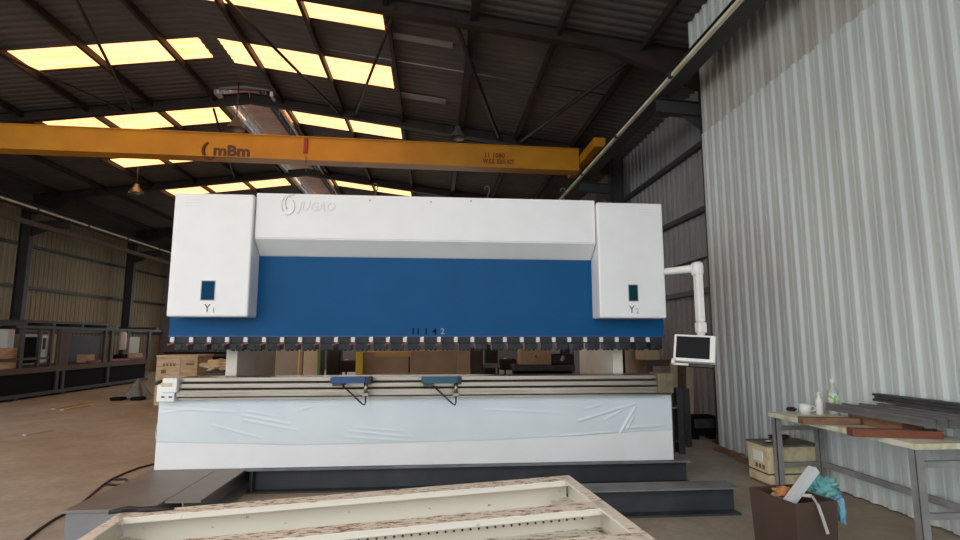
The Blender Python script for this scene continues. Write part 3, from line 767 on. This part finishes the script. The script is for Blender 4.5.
# timber on the bench
def ob(name, m, pts_c, dx, dy, dz, rotz, bev=.004):
    c = Vector(pts_c); X = Matrix.Translation(c) @ Matrix.Rotation(rotz, 4, 'Z')
    return MB(X).box(-dx/2, dx/2, -dy/2, dy/2, 0, dz, bev)
tag(ob('timber', 'oldwood', (3.97, 5.19, TZ), .54, .11, .066, math.radians(-11)).build('timber_block', 'oldwood'), 'weathered brown timber across the bench in front of the white cup', 'timber', 'timbers under the steel tools')
tag(ob('timber', 'redwood', (4.02, 4.475, TZ), .70, .12, .066, math.radians(-15)).build('timber_block', 'redwood'), 'reddish timber across the bench under the near end of the grey tools', 'timber', 'timbers under the steel tools')
tag(ob('timber', 'oldwood', (4.37, 4.98, TZ), .2, .62, .098, math.radians(2)).build('timber_block', 'oldwood'), 'thick brown timber lying under the middle of the grey tools', 'timber', 'timbers under the steel tools')
# bundle of ground tool bars: five stepped profiles
tz = TZ+.0985
for k in range(5):
    m = MB(Matrix.Translation((4.235+k*.0605, 4.95, tz)) @ Matrix.Rotation(math.radians(2.0), 4, 'Z') @ Matrix.Diagonal((.82,1,1+.2*k,1)))
    pr = [(-.036,0),(.030,0),(.030,.022),(.036,.03),(.036,.062),(.010,.075),(-.036,.075),(-.036,.052),(-.028,.046),(-.028,.034),(-.036,.028)]
    y0_, y1_ = -.62-.05*k, .55-.15*k
    m.prism([(x, y0_, z) for x, z in pr], (0, y1_-y0_, 0))
    tag(m.build('tool_bar', 'tool'), 'long grey steel tool bar on the bench timbers, %s' % ('nearest the room', 'second from the room', 'middle one', 'second from the wall', 'nearest the wall')[k], 'tool bar', 'grey tool bars on the bench')
m = MB(Matrix.Translation((4.455, 4.62, tz+.1355)) @ Matrix.Rotation(math.radians(2), 4, 'Z') @ Matrix.Diagonal((.8,1,1,1)))
pr = [(-.045,0),(.045,0),(.045,.02),(.015,.026),(.015,.05),(.045,.056),(.045,.075),(-.045,.075),(-.045,.056),(-.015,.05),(-.015,.026),(-.045,.02)]
m.prism([(x, -.75, z) for x, z in pr], (0, 1.25, 0)); 
tag(m.build('grooved_rail', 'darksteel'), 'black grooved steel rail lying on top of the grey tool bars by the wall', 'rail')
# bottles, cup, glove
def bottle(px, py, y, s, lab, big):
    p = AY(px, py, y); c = (p.x, y, TZ)
    t = thing('plastic_bottle', lab, 'bottle', c)
    MB().lathe(c, [(.0,0),(.036*s,0),(.038*s,.01*s),(.038*s,.15*s),(.034*s,.175*s),(.014*s,.205*s),(.013*s,.235*s)], 18).build('bottle_body', 'glass' if big else 'whitebox', t)
    MB().cyl((c[0],c[1],TZ+.232*s), .017*s, .03*s, 14).build('bottle_cap', 'whitebox', t)
    if big:
        MB().cyl((c[0],c[1],TZ+.08*s), .0395*s, .075*s, 18).build('paper_label', 'label', t, label='green and white label')
        MB().box(c[0]+.012, c[0]+.042*s, c[1]-.030*s, c[1]+.0, TZ+.10*s, TZ+.14*s).build('blue_patch', 'bluelabel', t)
bottle(833.5, 400, 5.84, 1.5, 'clear plastic bottle with green label on the bench by the wall', True)
bottle(819, 402, 5.86, .95, 'small slim white bottle on the bench beside the green labelled bottle', False)
p = AZ(804,414,TZ)
cu = thing('white_cup', 'white cup lying beside the timber block on the bench', 'cup', (p.x+.02, p.y, TZ))
MB().lathe((p.x+.02,p.y,TZ), [(.0,0),(.052,0),(.062,.06),(.066,.11),(.06,.11),(.05,.015),(0,.015)], 18).build('cup_body', 'whitebox', cu)
MB().tube([(p.x+.08,p.y,TZ+.09),(p.x+.125,p.y-.01,TZ+.08),(p.x+.135,p.y-.02,TZ+.045),(p.x+.078,p.y-.01,TZ+.03)], .009, 8).build('cup_handle', 'whitebox', cu)
p = AZ(790,411,TZ); gl_ = blob((p.x+.02,p.y,TZ+.022), .055, .05, .024, 3, .3)
tag(gl_.build('work_glove', 'glove'), 'crumpled black glove on the far end of the bench', 'glove')
# wooden crate under the bench
kc = thing('wooden_crate', 'cream wooden crate under the far end of the workbench', 'crate', (4.16, 6.4, 0))
kx0, kx1, ky0, ky1, kh = 3.88, 4.53, 6.1, 6.5, .45
MB().box(kx0, kx1, ky0, ky1, .03, kh, .006).build('crate_body', 'crate', kc)
MB().box(kx0-.012, kx1+.012, ky0-.012, ky1+.012, kh, kh+.022, .004).build('crate_lid', 'cratelid', kc)
for x0, x1 in ((kx0+.02,kx0+.1),(kx1-.1,kx1-.02)): MB().box(x0, x1, ky0, ky1, 0, .032).build('skid', 'oldwood', kc)
g = MB(); g.box(kx0-.004, kx1+.004, ky0-.004, ky1+.004, .135, .15); g.build('board_gap', 'marking', kc)
MB().box(kx0-.006, kx0+.01, 6.2, 6.38, .26, .38).build('paper_sticker', 'whitebox', kc, label='white paper sticker')
mk_ = kc
for k in range(3): MK(mk_, kx0-.005, kx0+.01, 6.17+k*.07, 6.21+k*.07, .18, .23)
for k in range(2):
    for j in range(3): MK(mk_, kx0+.07+k*.04, kx0+.085+k*.04, ky0-.005, ky0+.01, .38+j*.03, .4+j*.03)
it = blob((4.2,6.35,kh+.07), .12, .09, .03, 5, .3); tag(it.build('rag_bundle', 'glove'), 'dark rag lying on the lid of the cream crate', 'rag')
it = MB().tube([(3.95,6.25,kh+.044),(4.08,6.2,kh+.044)], .02, 10); tag(it.build('metal_tool', 'steel'), 'short metal bar lying on the lid of the cream crate', 'tool')

# waste bin with its contents
ta, tb, tc_ = AZ(749,487,.55), AZ(795.5,504,.55), AZ(837.5,501,.55)
td = ta + (tc_ - tb)
wbn = thing('waste_bin', 'square brown sheet metal bin full of rubbish by the workbench', 'bin', ((ta.x+tc_.x)/2, (ta.y+tc_.y)/2, 0))
cen = (ta+tb+tc_+td)/4
def inset(p, k): v = (p-cen); return cen + v*k
out = [ta, tb, tc_, td]; lowr = [inset(p, .90) for p in out]
m = MB()
for i in range(4):
    a, b = out[i], out[(i+1)%4]; c2, d2 = lowr[(i+1)%4], lowr[i]
    ai, bi, ci, di = (inset(p, .96) for p in (a, b, c2, d2))
    V = [m._v((q.x,q.y,z)) for q, z in ((a,.55),(b,.55),(c2,0),(d2,0),(ai,.55),(bi,.55),(ci,.012),(di,.012))]
    for f in ((0,1,2,3),(5,4,7,6),(0,4,5,1)): m.bm.faces.new([V[j] for j in f])
m.prism([(p.x,p.y,0) for p in lowr], (0,0,.012))
m.build('bin_body', 'bin', wbn)
fb = blob((cen.x,cen.y,.40), .13, .13, .06, 12, .25); tag(fb.build('paper_heap', 'paper'), 'crumpled brown paper filling the brown bin', 'paper')
pa_, pb_ = AY(790,501,3.86), AY(814,469,3.92)
m = MB(); dv = (pb_-pa_).normalized(); m.bar(pa_-dv*.04, pb_, .05, .066, up=(0,1,.15)); 
tag(m.build('foam_plank', 'foam'), 'pale grey foam plank sticking up out of the brown bin', 'foam plank')
p = AY(784,492,4.0); tag(blob(p, .065, .05, .035, 8, .5).build('orange_rag', 'orange'), 'crumpled orange rag at the left in the brown bin', 'rag')
p = AY(778,496,4.03); tag(blob(p, .045, .045, .028, 9, .3).build('paper_scrap', 'paper'), 'crumpled pale paper scrap by the rim of the brown bin', 'paper')
p = AY(821,489,4.02); t = thing('plastic_bag', 'crumpled teal plastic bag in the right of the brown bin', 'bag', p)
blob(p, .10, .08, .075, 10, .6, 18, 4).build('bag_body', 'bag', t)
p2_ = AY(841,510,3.95); blob(p2_, .03, .03, .085, 11, .45).build('bag_tail', 'bagblue', t)
blob(AY(835,496,3.98), .035,.03,.03, 4, .4).build('bag_fold', 'bagblue', t)
st3 = MB(); pts = [AY(802,495,3.84), AY(812,496,3.80), AY(818,505,3.72), AY(823,519,3.69), AY(828,534,3.68)]
for a, b in zip(pts, pts[1:]): st3.bar(a, b, .022, .006, up=(0,-1,.2))
tag(st3.build('plastic_strip', 'strip'), 'grey strip hanging over the front of the brown bin', 'strip')
# loose brown debris along the foot of the wall
from mathutils import noise as _n
for k, (x, y, lab) in enumerate(((4.38,7.9,'near the end of the bare metal wall'),(4.36,7.2,'beside the cream crate along the wall foot'))):
    tag(MB(Matrix.Translation((x,y,.0)) @ Matrix.Rotation(.1*k,4,'Z')).box(-.06,.06,-.3,.3,0,.04,.01).build('wood_scrap', 'oldwood'), 'brown wood scrap on the floor %s' % lab, 'wood scrap')

# ------------------------------------------------------------------ things behind the machine
def gbox(name, px0, px1, py0, y, depth, m, lab, cat, z0=0, parent=None, bev=.01, group=None):
    a, b = AY(px0, py0, y), AY(px1, py0, y)
    o = MB().box(a.x, b.x, y, y+depth, z0, a.z, bev).build(name, m, parent)
    if parent is None: tag(o, lab, cat, group)
    return o
# cartons
t = thing('cardboard_carton', 'tall grey-brown carton standing behind the press brake beside its left plate', 'carton', (AY(289,350,10.3).x, 10.5, 0))
a, b = AY(273,346,10.2), AY(303,346,10.2)
MB().box(a.x,b.x,10.2,10.8,0,a.z,.01).build('carton_body','carddark',t); MB().box(b.x-.07,b.x-.05,10.19,10.21,0,a.z).build('carton_seam','tape',t)
t = thing('cardboard_carton', 'narrow tan carton with a green edge behind the press brake', 'carton', (AY(311,350,9.9).x, 10.1, 0))
a, b = AY(304,346,9.9), AY(321,346,9.9)
MB().box(a.x,b.x-.05,9.9,10.3,0,a.z,.01).build('carton_body','tan',t); MB().box(b.x-.05,b.x,9.89,10.31,0,a.z,.006).build('green_edge','green',t)
# long crate
t = thing('packing_crate', 'long low wooden crate with orange tape behind the middle of the press brake', 'crate', (AY(409,360,10).x, 10.4, 0))
a, b, mid = AY(362,352,10), AY(457,350,10), AY(409.5,352,10)
MB().box(a.x,mid.x-.01,10,10.8,.08,a.z,.006).build('crate_half','card',t); MB().box(mid.x+.01,b.x,10,10.8,.08,a.z+.02,.006).build('crate_half','card',t)
tp0, tp1 = AY(375,352,9.99), AY(411,357,9.99); MB().box(tp0.x,tp1.x,9.985,10.02,tp1.z,tp0.z).build('orange_tape','tape',t)
ba = MB()
for py in (374.5,): 
    z_ = AY(400,py,9.98).z; ba.box(a.x,b.x,9.975,10.01,z_-.03,z_+.03)
ba.box(a.x-.01,a.x+.05,9.975,10.01,.08,a.z-.16); ba.build('batten','tan',t)
sk = MB()
for u in (.05,.5,.95): x = a.x+(b.x-a.x)*u; sk.box(x-.06,x+.06,10,10.8,0,.08)
sk.build('skid','oldwood',t)
MB().box(a.x+.02,a.x+.13,9.96,10.06,a.z,a.z+.004).build('top_label','yellowplain',t)
yb = AY(360,359,9.92); tag(MB().box(yb.x-.06,yb.x+.07,9.82,9.94,0.0,AY(360,352,9.92).z,.008).build('yellow_post','yellowplain'),'yellow square post beside the long taped crate','post')
gbox('wooden_board', 457.5, 470, 350, 9.7, .06, 'tan', 'tan upright board beside the long taped crate behind the machine', 'board')
gbox('wooden_board', 470.5, 483, 348, 9.75, .06, 'rustbeam', 'dark brown upright board right of the tan board behind the machine', 'board')
# dark machine left of the crate
def dark_machine(px0, px1, y, lab, seed, top=349):
    rnd = random.Random(seed)
    a, b = AY(px0, top, y), AY(px1, top, y)
    t = thing('workshop_machine', lab, 'machine', ((a.x+b.x)/2, y+.3, 0)); w_ = b.x-a.x
    MB().box(a.x, b.x, y, y+.6, 0, .78, .015).build('machine_base','skirt',t)
    MB().box(a.x+w_*.1, b.x-w_*.05, y+.05, y+.5, .78, .92, .02).build('work_bed','darksteel',t)
    MB().box(a.x+w_*.05, a.x+w_*.42, y+.3, y+.6, .8, a.z+.1, .03).build('head_stock','machgreen',t)
    MB().tube([(a.x+w_*.6,y+.2,.9),(a.x+w_*.6,y+.2,1.25)],.02,8).build('lever','steel',t)
    MB().tube([(a.x+w_*.6,y+.2,1.22),(a.x+w_*.6,y+.2,1.3)],.035,10).build('lever_knob','whitebox',t)
    MB().box(a.x+w_*.45, b.x-w_*.1, y+.1, y+.35, 1.05, 1.28, .03).build('carriage','machgreen',t)
    return t
dark_machine(321.5, 361, 10.8, 'black workshop machine between the green-edged carton and the taped crate', 1)
dark_machine(484, 521, 11.2, 'black workshop machine right of the brown boards behind the press brake', 2)
a, b = AY(482,364,10), AY(500,368,10)
tr_ = thing('tool_tray', 'low grey bench tray in front of the black machine behind the press brake', 'tray', ((a.x+b.x)/2, 10.15, 0))
MB().box(a.x,b.x,10,10.3,b.z,a.z,.006).build('tray_top','plate',tr_)
for x in (a.x+.03,b.x-.03): MB().box(x-.02,x+.02,10.02,10.28,0,b.z).build('leg','darksteel',tr_)
p = AY(491,359,10.1); q = AY(502,353,10.1)
# bench with carton on it
a, b = AY(514,365,10.4), AY(575,365,10.4)
t = thing('steel_bench', 'low black bench carrying a tan carton behind the press brake', 'bench', ((a.x+b.x)/2, 10.7, 0))
MB().box(a.x,b.x,10.4,11.0,a.z-.12,a.z,.01).build('bench_top','darksteel',t)
MB().box(a.x+.04,b.x-.04,10.46,10.94,.3,a.z-.12,.01).build('bench_box','skirt',t)
for x in (a.x+.06,b.x-.06): MB().box(x-.04,x+.04,10.44,10.98,0,.3).build('foot','skirt',t)
zb_ = a.z; a, b = AY(520.5,349,10.5), AY(551,349,10.5)
t = thing('cardboard_carton', 'tan carton standing on the low black bench behind the press brake', 'carton', ((a.x+b.x)/2, 10.65, zb_))
MB().box(a.x,b.x,10.5,10.9,zb_,a.z,.008).build('carton_body','tan',t); MB().tube([((a.x+b.x)/2,10.49,zb_+.16),((a.x+b.x)/2,10.51,zb_+.16)],.02,8).build('carton_mark','rustbeam',t)
a, b = AY(553,354,10.5), AY(574,354,10.5)
t = thing('electric_motor', 'black motor with a pale coil on the low black bench', 'motor', ((a.x+b.x)/2, 10.65, zb_))
MB().box(a.x,b.x,10.5,10.85,zb_,a.z,.03).build('motor_body','black',t)
MB().tube([((a.x+b.x)/2-.05,10.48,(zb_+a.z)/2-.03),((a.x+b.x)/2-.0,10.49,(zb_+a.z)/2+.06)],.035,10).build('coil','tan',t)
# right of the right plate
gbox('wooden_board', 626, 648, 347, 10.2, .08, 'card', 'wide brown upright panel right of the press brake plate', 'board')
gbox('grey_partition', 640, 672, 330, 12.2, .1, 'wallgrey', 'pale grey partition far behind the right end of the press brake', 'partition')
t = thing('timber_rack', 'dark brown timber rack with leaning boards behind the right end of the press brake', 'rack', (AY(680,365,9.6).x, 9.7, 0))
a, b = AY(646,360,9.6), AY(700,366,9.6)
MB().box(a.x,b.x-.12,9.6,9.75,b.z,a.z,.006).build('rack_beam','rustbeam',t)
for px in (650,): x = AY(px,362,9.62).x; MB().box(x-.05,x+.05,9.62,9.72,0,b.z+.02).build('rack_post','rustbeam',t)
x = AY(690,362,9.62).x; MB().box(x-.05,x+.05,9.62,9.72,0,b.z+.02).build('rack_post','rustbeam',t)
a, b = AY(639,348,9.7), AY(657,356.5,9.7)
tag(MB().box(a.x,b.x,9.62,9.9,AZ(0,0,0).z*0+AY(650,360,9.6).z,a.z,.008).build('cardboard_carton','tan'), 'small tan carton on the dark timber rack behind the press brake', 'carton')
for k, (px, lab) in enumerate(((672,'leftmost'),(680,'middle'),(688,'rightmost'))):
    p0, p1 = AY(px, 400, 9.35), AY(px+2, 364, 9.55)
    m = MB().bar((p0.x,9.32,0),(p1.x,9.57,p1.z), .13, .025, up=(0,-1,0))
    tag(m.build('leaning_board', 'card' if k != 1 else 'rustbeam'), 'brown board leaning on the timber rack, the %s of three' % lab, 'board', 'boards leaning on the rack')
# dark cabinet and post by the wall end
t = thing('electric_cabinet', 'black low machine unit between the press brake and the right wall', 'cabinet', (4.6, 9.2, 0))
a, b = AY(692,416,9.0), AY(716,416,9.0)
MB().box(a.x,b.x,9.0,9.24,.06,a.z,.02).build('cabinet_body','skirt',t)
MB().box(a.x+.04,b.x-.04,8.98,9.02,a.z-.2,a.z-.05,.01).build('front_panel','darksteel',t)
for x in (a.x+.06,b.x-.06): MB().box(x-.05,x+.05,9.02,9.22,0,.06).build('foot','skirt',t)
for k, (px, y, lab) in enumerate(((677,8.0,'closest to the press brake bed'),(684,8.5,'between the bed and the right wall'))):
    p = AY(px, 388, y)
    tag(MB().ibeam((p.x,y,0),(p.x,y,p.z),.1,.16,.012,.01,up=(0,1,0)).build('steel_post','column'), 'short dark steel post standing %s' % lab, 'post')

# crate and paper at left behind machine
t = thing('wooden_crate', 'pale plywood crate on the floor behind the left end of the press brake', 'crate', (-7.3, 14.5, 0))
yc = 14.0
a, m_, b = AY(157,357,yc), AY(181,355.5,yc), AY(198,355,yc)
MB().box(a.x,m_.x,yc,yc+.9,.08,a.z,.008).build('crate_side','plybright',t); MB().box(m_.x+.002,b.x,yc+.0,yc+.9,.08,a.z+.01,.008).build('crate_front','ply',t)
MB().box(a.x-.02,b.x+.02,yc-.02,yc+.92,a.z,a.z+.04,.006).build('crate_lid','plybright',t)
for u in (.08,.5,.92): x = a.x+(b.x-a.x)*u; MB().box(x-.06,x+.06,yc,yc+.9,0,.08).build('skid','oldwood',t)
mk_ = t
for k in range(4): p = AY(163+k*3.4,365,yc); MK(mk_, p.x,p.x+.05,yc-.006,yc+.01,p.z-.03,p.z+.04)
p = AY(161,371,yc); MK(mk_, p.x,p.x+.12,yc-.006,yc+.01,p.z-.06,p.z+.03)
p = AY(186,364,yc); MK(mk_, p.x,p.x+.2,yc-.006,yc+.01,p.z-.03,p.z+.03)
a, b = AY(199,373,13), AY(231,373,13)
tb_ = thing('low_bench', 'low dark bench carrying crumpled paper behind the left of the press brake', 'bench', ((a.x+b.x)/2, 13.3, 0))
MB().box(a.x,b.x,13,13.7,a.z-.1,a.z,.01).build('bench_top','rustbeam',tb_)
for x in (a.x+.06,b.x-.06): MB().box(x-.04,x+.04,13.05,13.65,0,a.z-.1).build('leg','darksteel',tb_)
pz = a.z
tag(blob(((a.x+b.x)/2,13.35,pz+.17), .42, .25, .13, 6, .35, 18).build('kraft_paper','plybright'), 'heap of crumpled tan wrapping paper behind the left of the press brake', 'paper')
t = thing('workshop_machine', 'dark machine behind the pale plywood crate', 'machine', (AY(205,350,16).x, 16.4, 0))
a, b = AY(163,352,16), AY(232,352,16)
MB().box(a.x,b.x,16,16.8,.1,a.z,.03).build('machine_body','skirt',t); MB().box(a.x,b.x,15.97,16.0,a.z-.12,a.z-.06).build('machine_rail','machgreen',t)
MB().box(a.x+.1,b.x-.1,16.1,16.7,0,.1).build('plinth','skirt',t)

# ------------------------------------------------------------------ long cutting table at left
XT = -11.55
ctb = thing('cutting_table', 'long black steel cutting table with a tall frame along the left side of the hall', 'cutting table', (XT-.7, 17.5, 0))
ya, yb_ = 12.5, 22.9
XB = XT-1.5
MB().box(XB+.05, XT-.06, ya, yb_, .16, .80).build('skirt', 'skirt', ctb)
MB().box(XB, XT, ya-.05, yb_+.05, .72, .88).build('table_bed', 'rustbeam', ctb)
MB().box(XT-.1, XT+.06, ya-.05, yb_+.05, .06, .16, .01).build('base_beam', 'column', ctb)
for px in (13, 60, 108, 138): y = AX(px, 395, XT).y; MB().box(XT-.12, XT+.04, y, y+.15, 0, .07).build('foot', 'black', ctb)
for px in (57.5, 63.5, 108):
    y = AX(px, 380, XT).y; MB().box(XT-.06, XT-.01, y-.06, y+.06, .16, .8).build('leg', 'column', ctb)
def pst(px, x, w_, z1):
    y = AX(px, 340, x).y; MB().box(x-.04, x+.04, y-w_/2, y+w_/2, .88, z1).build('frame_post', 'machgreen', ctb)
for px, w_ in ((22,.12),(39.5,.1),(51.5,.08),(60.5,.1),(105,.12),(111,.1),(149,.16)): pst(px, XT-.06, w_, 2.02)
y0_, y1_ = AX(18,330,XT-.06).y, AX(160,330,XT-.06).y
MB().box(XT-.11, XT-.01, y0_, y1_, 2.0, 2.08).build('frame_rail', 'machgreen', ctb)
MB().box(XB, XB+.1, y0_, y1_, 2.0, 2.08).build('frame_rail', 'machgreen', ctb)
yy = AX(66,330,XT-.06).y; MB().box(XT-.09, XT-.03, yy-.35, yy+.2, .88, 2.0).build('frame_panel', 'rustbeam', ctb)
for px in (22, 51, 80, 105, 155):
    y = AX(px, 330, XT-.06).y; MB().box(XB, XT-.01, y, y+.12, 2.08, 2.18).build('frame_tie', 'machgreen', ctb)
MB().box(XB+.3, XT-.3, y0_+.6, y1_-2.5, 2.18, 2.26).build('tie_duct', 'machgreen', ctb)
for y in (y0_, y1_-.1): MB().box(XB, XB+.08, y, y+.1, .88, 2.0).build('frame_post', 'machgreen', ctb)
MB().box(XT-.08, XT-.03, ya, AX(50,358,XT).y, 1.1, 1.17).build('guard_rail', 'rustbeam', ctb)
MB().box(XT-.4, XT-.3, AX(86,358,XT-.4).y, AX(146,358,XT-.4).y, .88, .96).build('red_beam', 'red', ctb)
def SX(name, px0, px1, py0, x, dep, m, lab=None, cat=None, z0=.881, parent=None, bev=.01):
    a, b = AX(px0, py0, x), AX(px1, py0, x)
    o = MB().box(x-dep, x, a.y, b.y, z0, (a.z+b.z)/2, bev).build(name, m, parent)
    if lab: tag(o, lab, cat)
    return o
t = thing('welding_head', 'white upright cutting head on a black base on the cutting table', 'cutting head', (-12.3, AX(122,350,-12.3).y, .882))
c_ = AX(122,350,-12.3); tp = AX(122,332,-12.3)
MB().tube([(c_.x,c_.y,c_.z),(c_.x,c_.y,c_.z+.06),(c_.x,c_.y,tp.z-.05),(c_.x,c_.y,tp.z)], [.1,.13,.13,.09], 14).build('white_casing', 'whitebox', t)
MB().box(c_.x-.15, c_.x+.15, c_.y-.3, c_.y+.2, .882, 1.1, .03).build('black_base', 'skirt', t)
MB().tube([(c_.x,c_.y-.1,1.08),(c_.x,c_.y-.05,1.2),(c_.x,c_.y,c_.z+.02)], .07, 10).build('neck', 'black', t)
SX('wood_offcut', 86, 95, 354.5, -12.1, .3, 'plybright', 'short pale wood offcut on the black cutting table', 'wood')
SX('wood_offcut', 129, 143, 353.5, -12.1, .4, 'tan', 'tan wood offcut at the far end of the black cutting table', 'wood')
t = thing('white_machine', 'white machine with dark opening and control panel behind the cutting table', 'machine', (-13.9, AX(36,345,-13.5).y, 0))
SX('machine_cabinet', 21, 50, 334, -13.5, .6, 'wallgrey', z0=0, parent=t, bev=.04)
SX('dark_opening', 22.5, 40, 337, -13.48, .05, 'skirt', z0=.9, parent=t)
SX('control_panel', 41.5, 49.5, 335.5, -13.47, .05, 'whitebox', z0=.9, parent=t)
SX('panel_buttons', 43.5, 46.5, 338, -13.46, .03, 'marking', z0=1.35, parent=t)
SX('yellow_door', 52, 59, 334, -13.4, .3, 'yellowpanel', z0=.0, parent=t)
SX('white_cabinet', 9, 15.5, 329, -13.3, .5, 'whitebox', 'narrow white upright cabinet at the far left behind the cutting table', 'cabinet', z0=0)
SX('grey_machine', 70, 100, 336, -13.7, .7, 'machgreen', 'dark low machine behind the middle of the cutting table', 'machine', z0=0)
SX('grey_carton', 130, 140, 337, -13.6, .5, 'wallgrey', 'pale grey carton behind the far end of the cutting table', 'carton', z0=0)
t = thing('crate_stack', 'pale timber crate stack standing on the near end of the black cutting table', 'crates', (-12.0, 15.2, .881))
xx = -11.66; yb2 = AX(19,360,xx).y; ya2 = yb2-1.7; zt_ = AX(12,348,xx).z
h_ = (zt_-.881)
for a_, b_, m_, i_ in ((0,.35,'plybright',0),(.35,.5,'rustbeam',.04),(.5,1,'ply',.01)):
    MB().box(xx-.75, xx-i_, ya2, yb2-i_*2, .881+h_*a_, .881+h_*b_, .006).build('crate_layer', m_, t)

# rag cone on the floor
p = AZ(129,400,0)
t = thing('cloth_heap', 'grey cloth draped in a cone on black feet on the floor at the left', 'cloth', (p.x, p.y, 0))
cone = MB()
def cn(u, v):
    a = u*2*PI; r = .02+.33*(1-v)**1.0*(1+.16*math.sin(a*5+1)+.1*math.sin(a*3)); return (p.x+.05+r*math.cos(a), p.y+.3+.8*r*math.sin(a), .07+.5*v)
cone.grid(cn, 40, 10); cone.open = True; cone.build('cloth', 'tarp', t)
for dx, L_ in ((-.42,.32),(.12,.3)): MB().box(p.x+dx, p.x+dx+L_, p.y-.2, p.y+.1, 0, .09, .03).build('foot', 'skirt', t)
# planks on floor
for a, b, m_, lab in (((53,409),(90,402),'plybright','thin pale plank on the floor in front of the cutting table'),((62,410),(88,405.5),'tan','short tan plank on the floor beside the thin pale plank'),((24,435),(52,430),'strip','pale stick lying on the open floor at the left')):
    p, q = AZ(*a, .015), AZ(*b, .015)
    tag(MB().bar(p, q, .11 if m_ != 'strip' else .06, .026).build('floor_plank', m_), lab, 'plank')

# ------------------------------------------------------------------ camera, light, world
cam = bpy.data.cameras.new('camera'); co = bpy.data.objects.new('camera', cam); C.objects.link(co)
cam.sensor_width = 36; cam.lens = F/960*36; cam.clip_start = .05; cam.clip_end = 200
co.matrix_world = Matrix(((RT.x,UP.x,-FW.x,EYE.x),(RT.y,UP.y,-FW.y,EYE.y),(RT.z,UP.z,-FW.z,EYE.z),(0,0,0,1)))
bpy.context.scene.camera = co
w = bpy.data.worlds.new('World'); bpy.context.scene.world = w; w.use_nodes = True
bg = w.node_tree.nodes['Background']; bg.inputs[0].default_value = (.91,.97,1.0,1); bg.inputs[1].default_value = 2.4
# daylight enters through the open end of the hall behind the camera
po = bpy.data.lights.new('doorway_portal', 'AREA'); po.shape = 'RECTANGLE'; po.size = XR-XL; po.size_y = 6.6; po.cycles.is_portal = True
pob = bpy.data.objects.new('doorway_portal', po); C.objects.link(pob); pob.location = ((XR+XL)/2, Y0-.05, 3.35); pob.rotation_euler = (PI/2, 0, 0)
po2 = bpy.data.lights.new('side_portal', 'AREA'); po2.shape = 'RECTANGLE'; po2.size = 14; po2.size_y = 6.6; po2.cycles.is_portal = True  # portal for the added, unseen opening in the left wall
pob2 = bpy.data.objects.new('side_portal', po2); C.objects.link(pob2); pob2.location = (XL-.3, 4, 3.35); pob2.rotation_euler = (PI/2, 0, -PI/2)
po3 = bpy.data.lights.new('back_portal', 'AREA'); po3.shape = 'RECTANGLE'; po3.size = 15; po3.size_y = 3.2; po3.cycles.is_portal = True  # portal for the added, unseen opening in the back wall
pob3 = bpy.data.objects.new('back_portal', po3); C.objects.link(pob3); pob3.location = (-4.5, Y1+.2, 3.2); pob3.rotation_euler = (-PI/2, 0, 0)
vs = bpy.context.scene.view_settings
vs.view_transform = 'Standard'; vs.look = 'None'; vs.gamma = 1; vs.exposure = .2; vs.use_curve_mapping = False
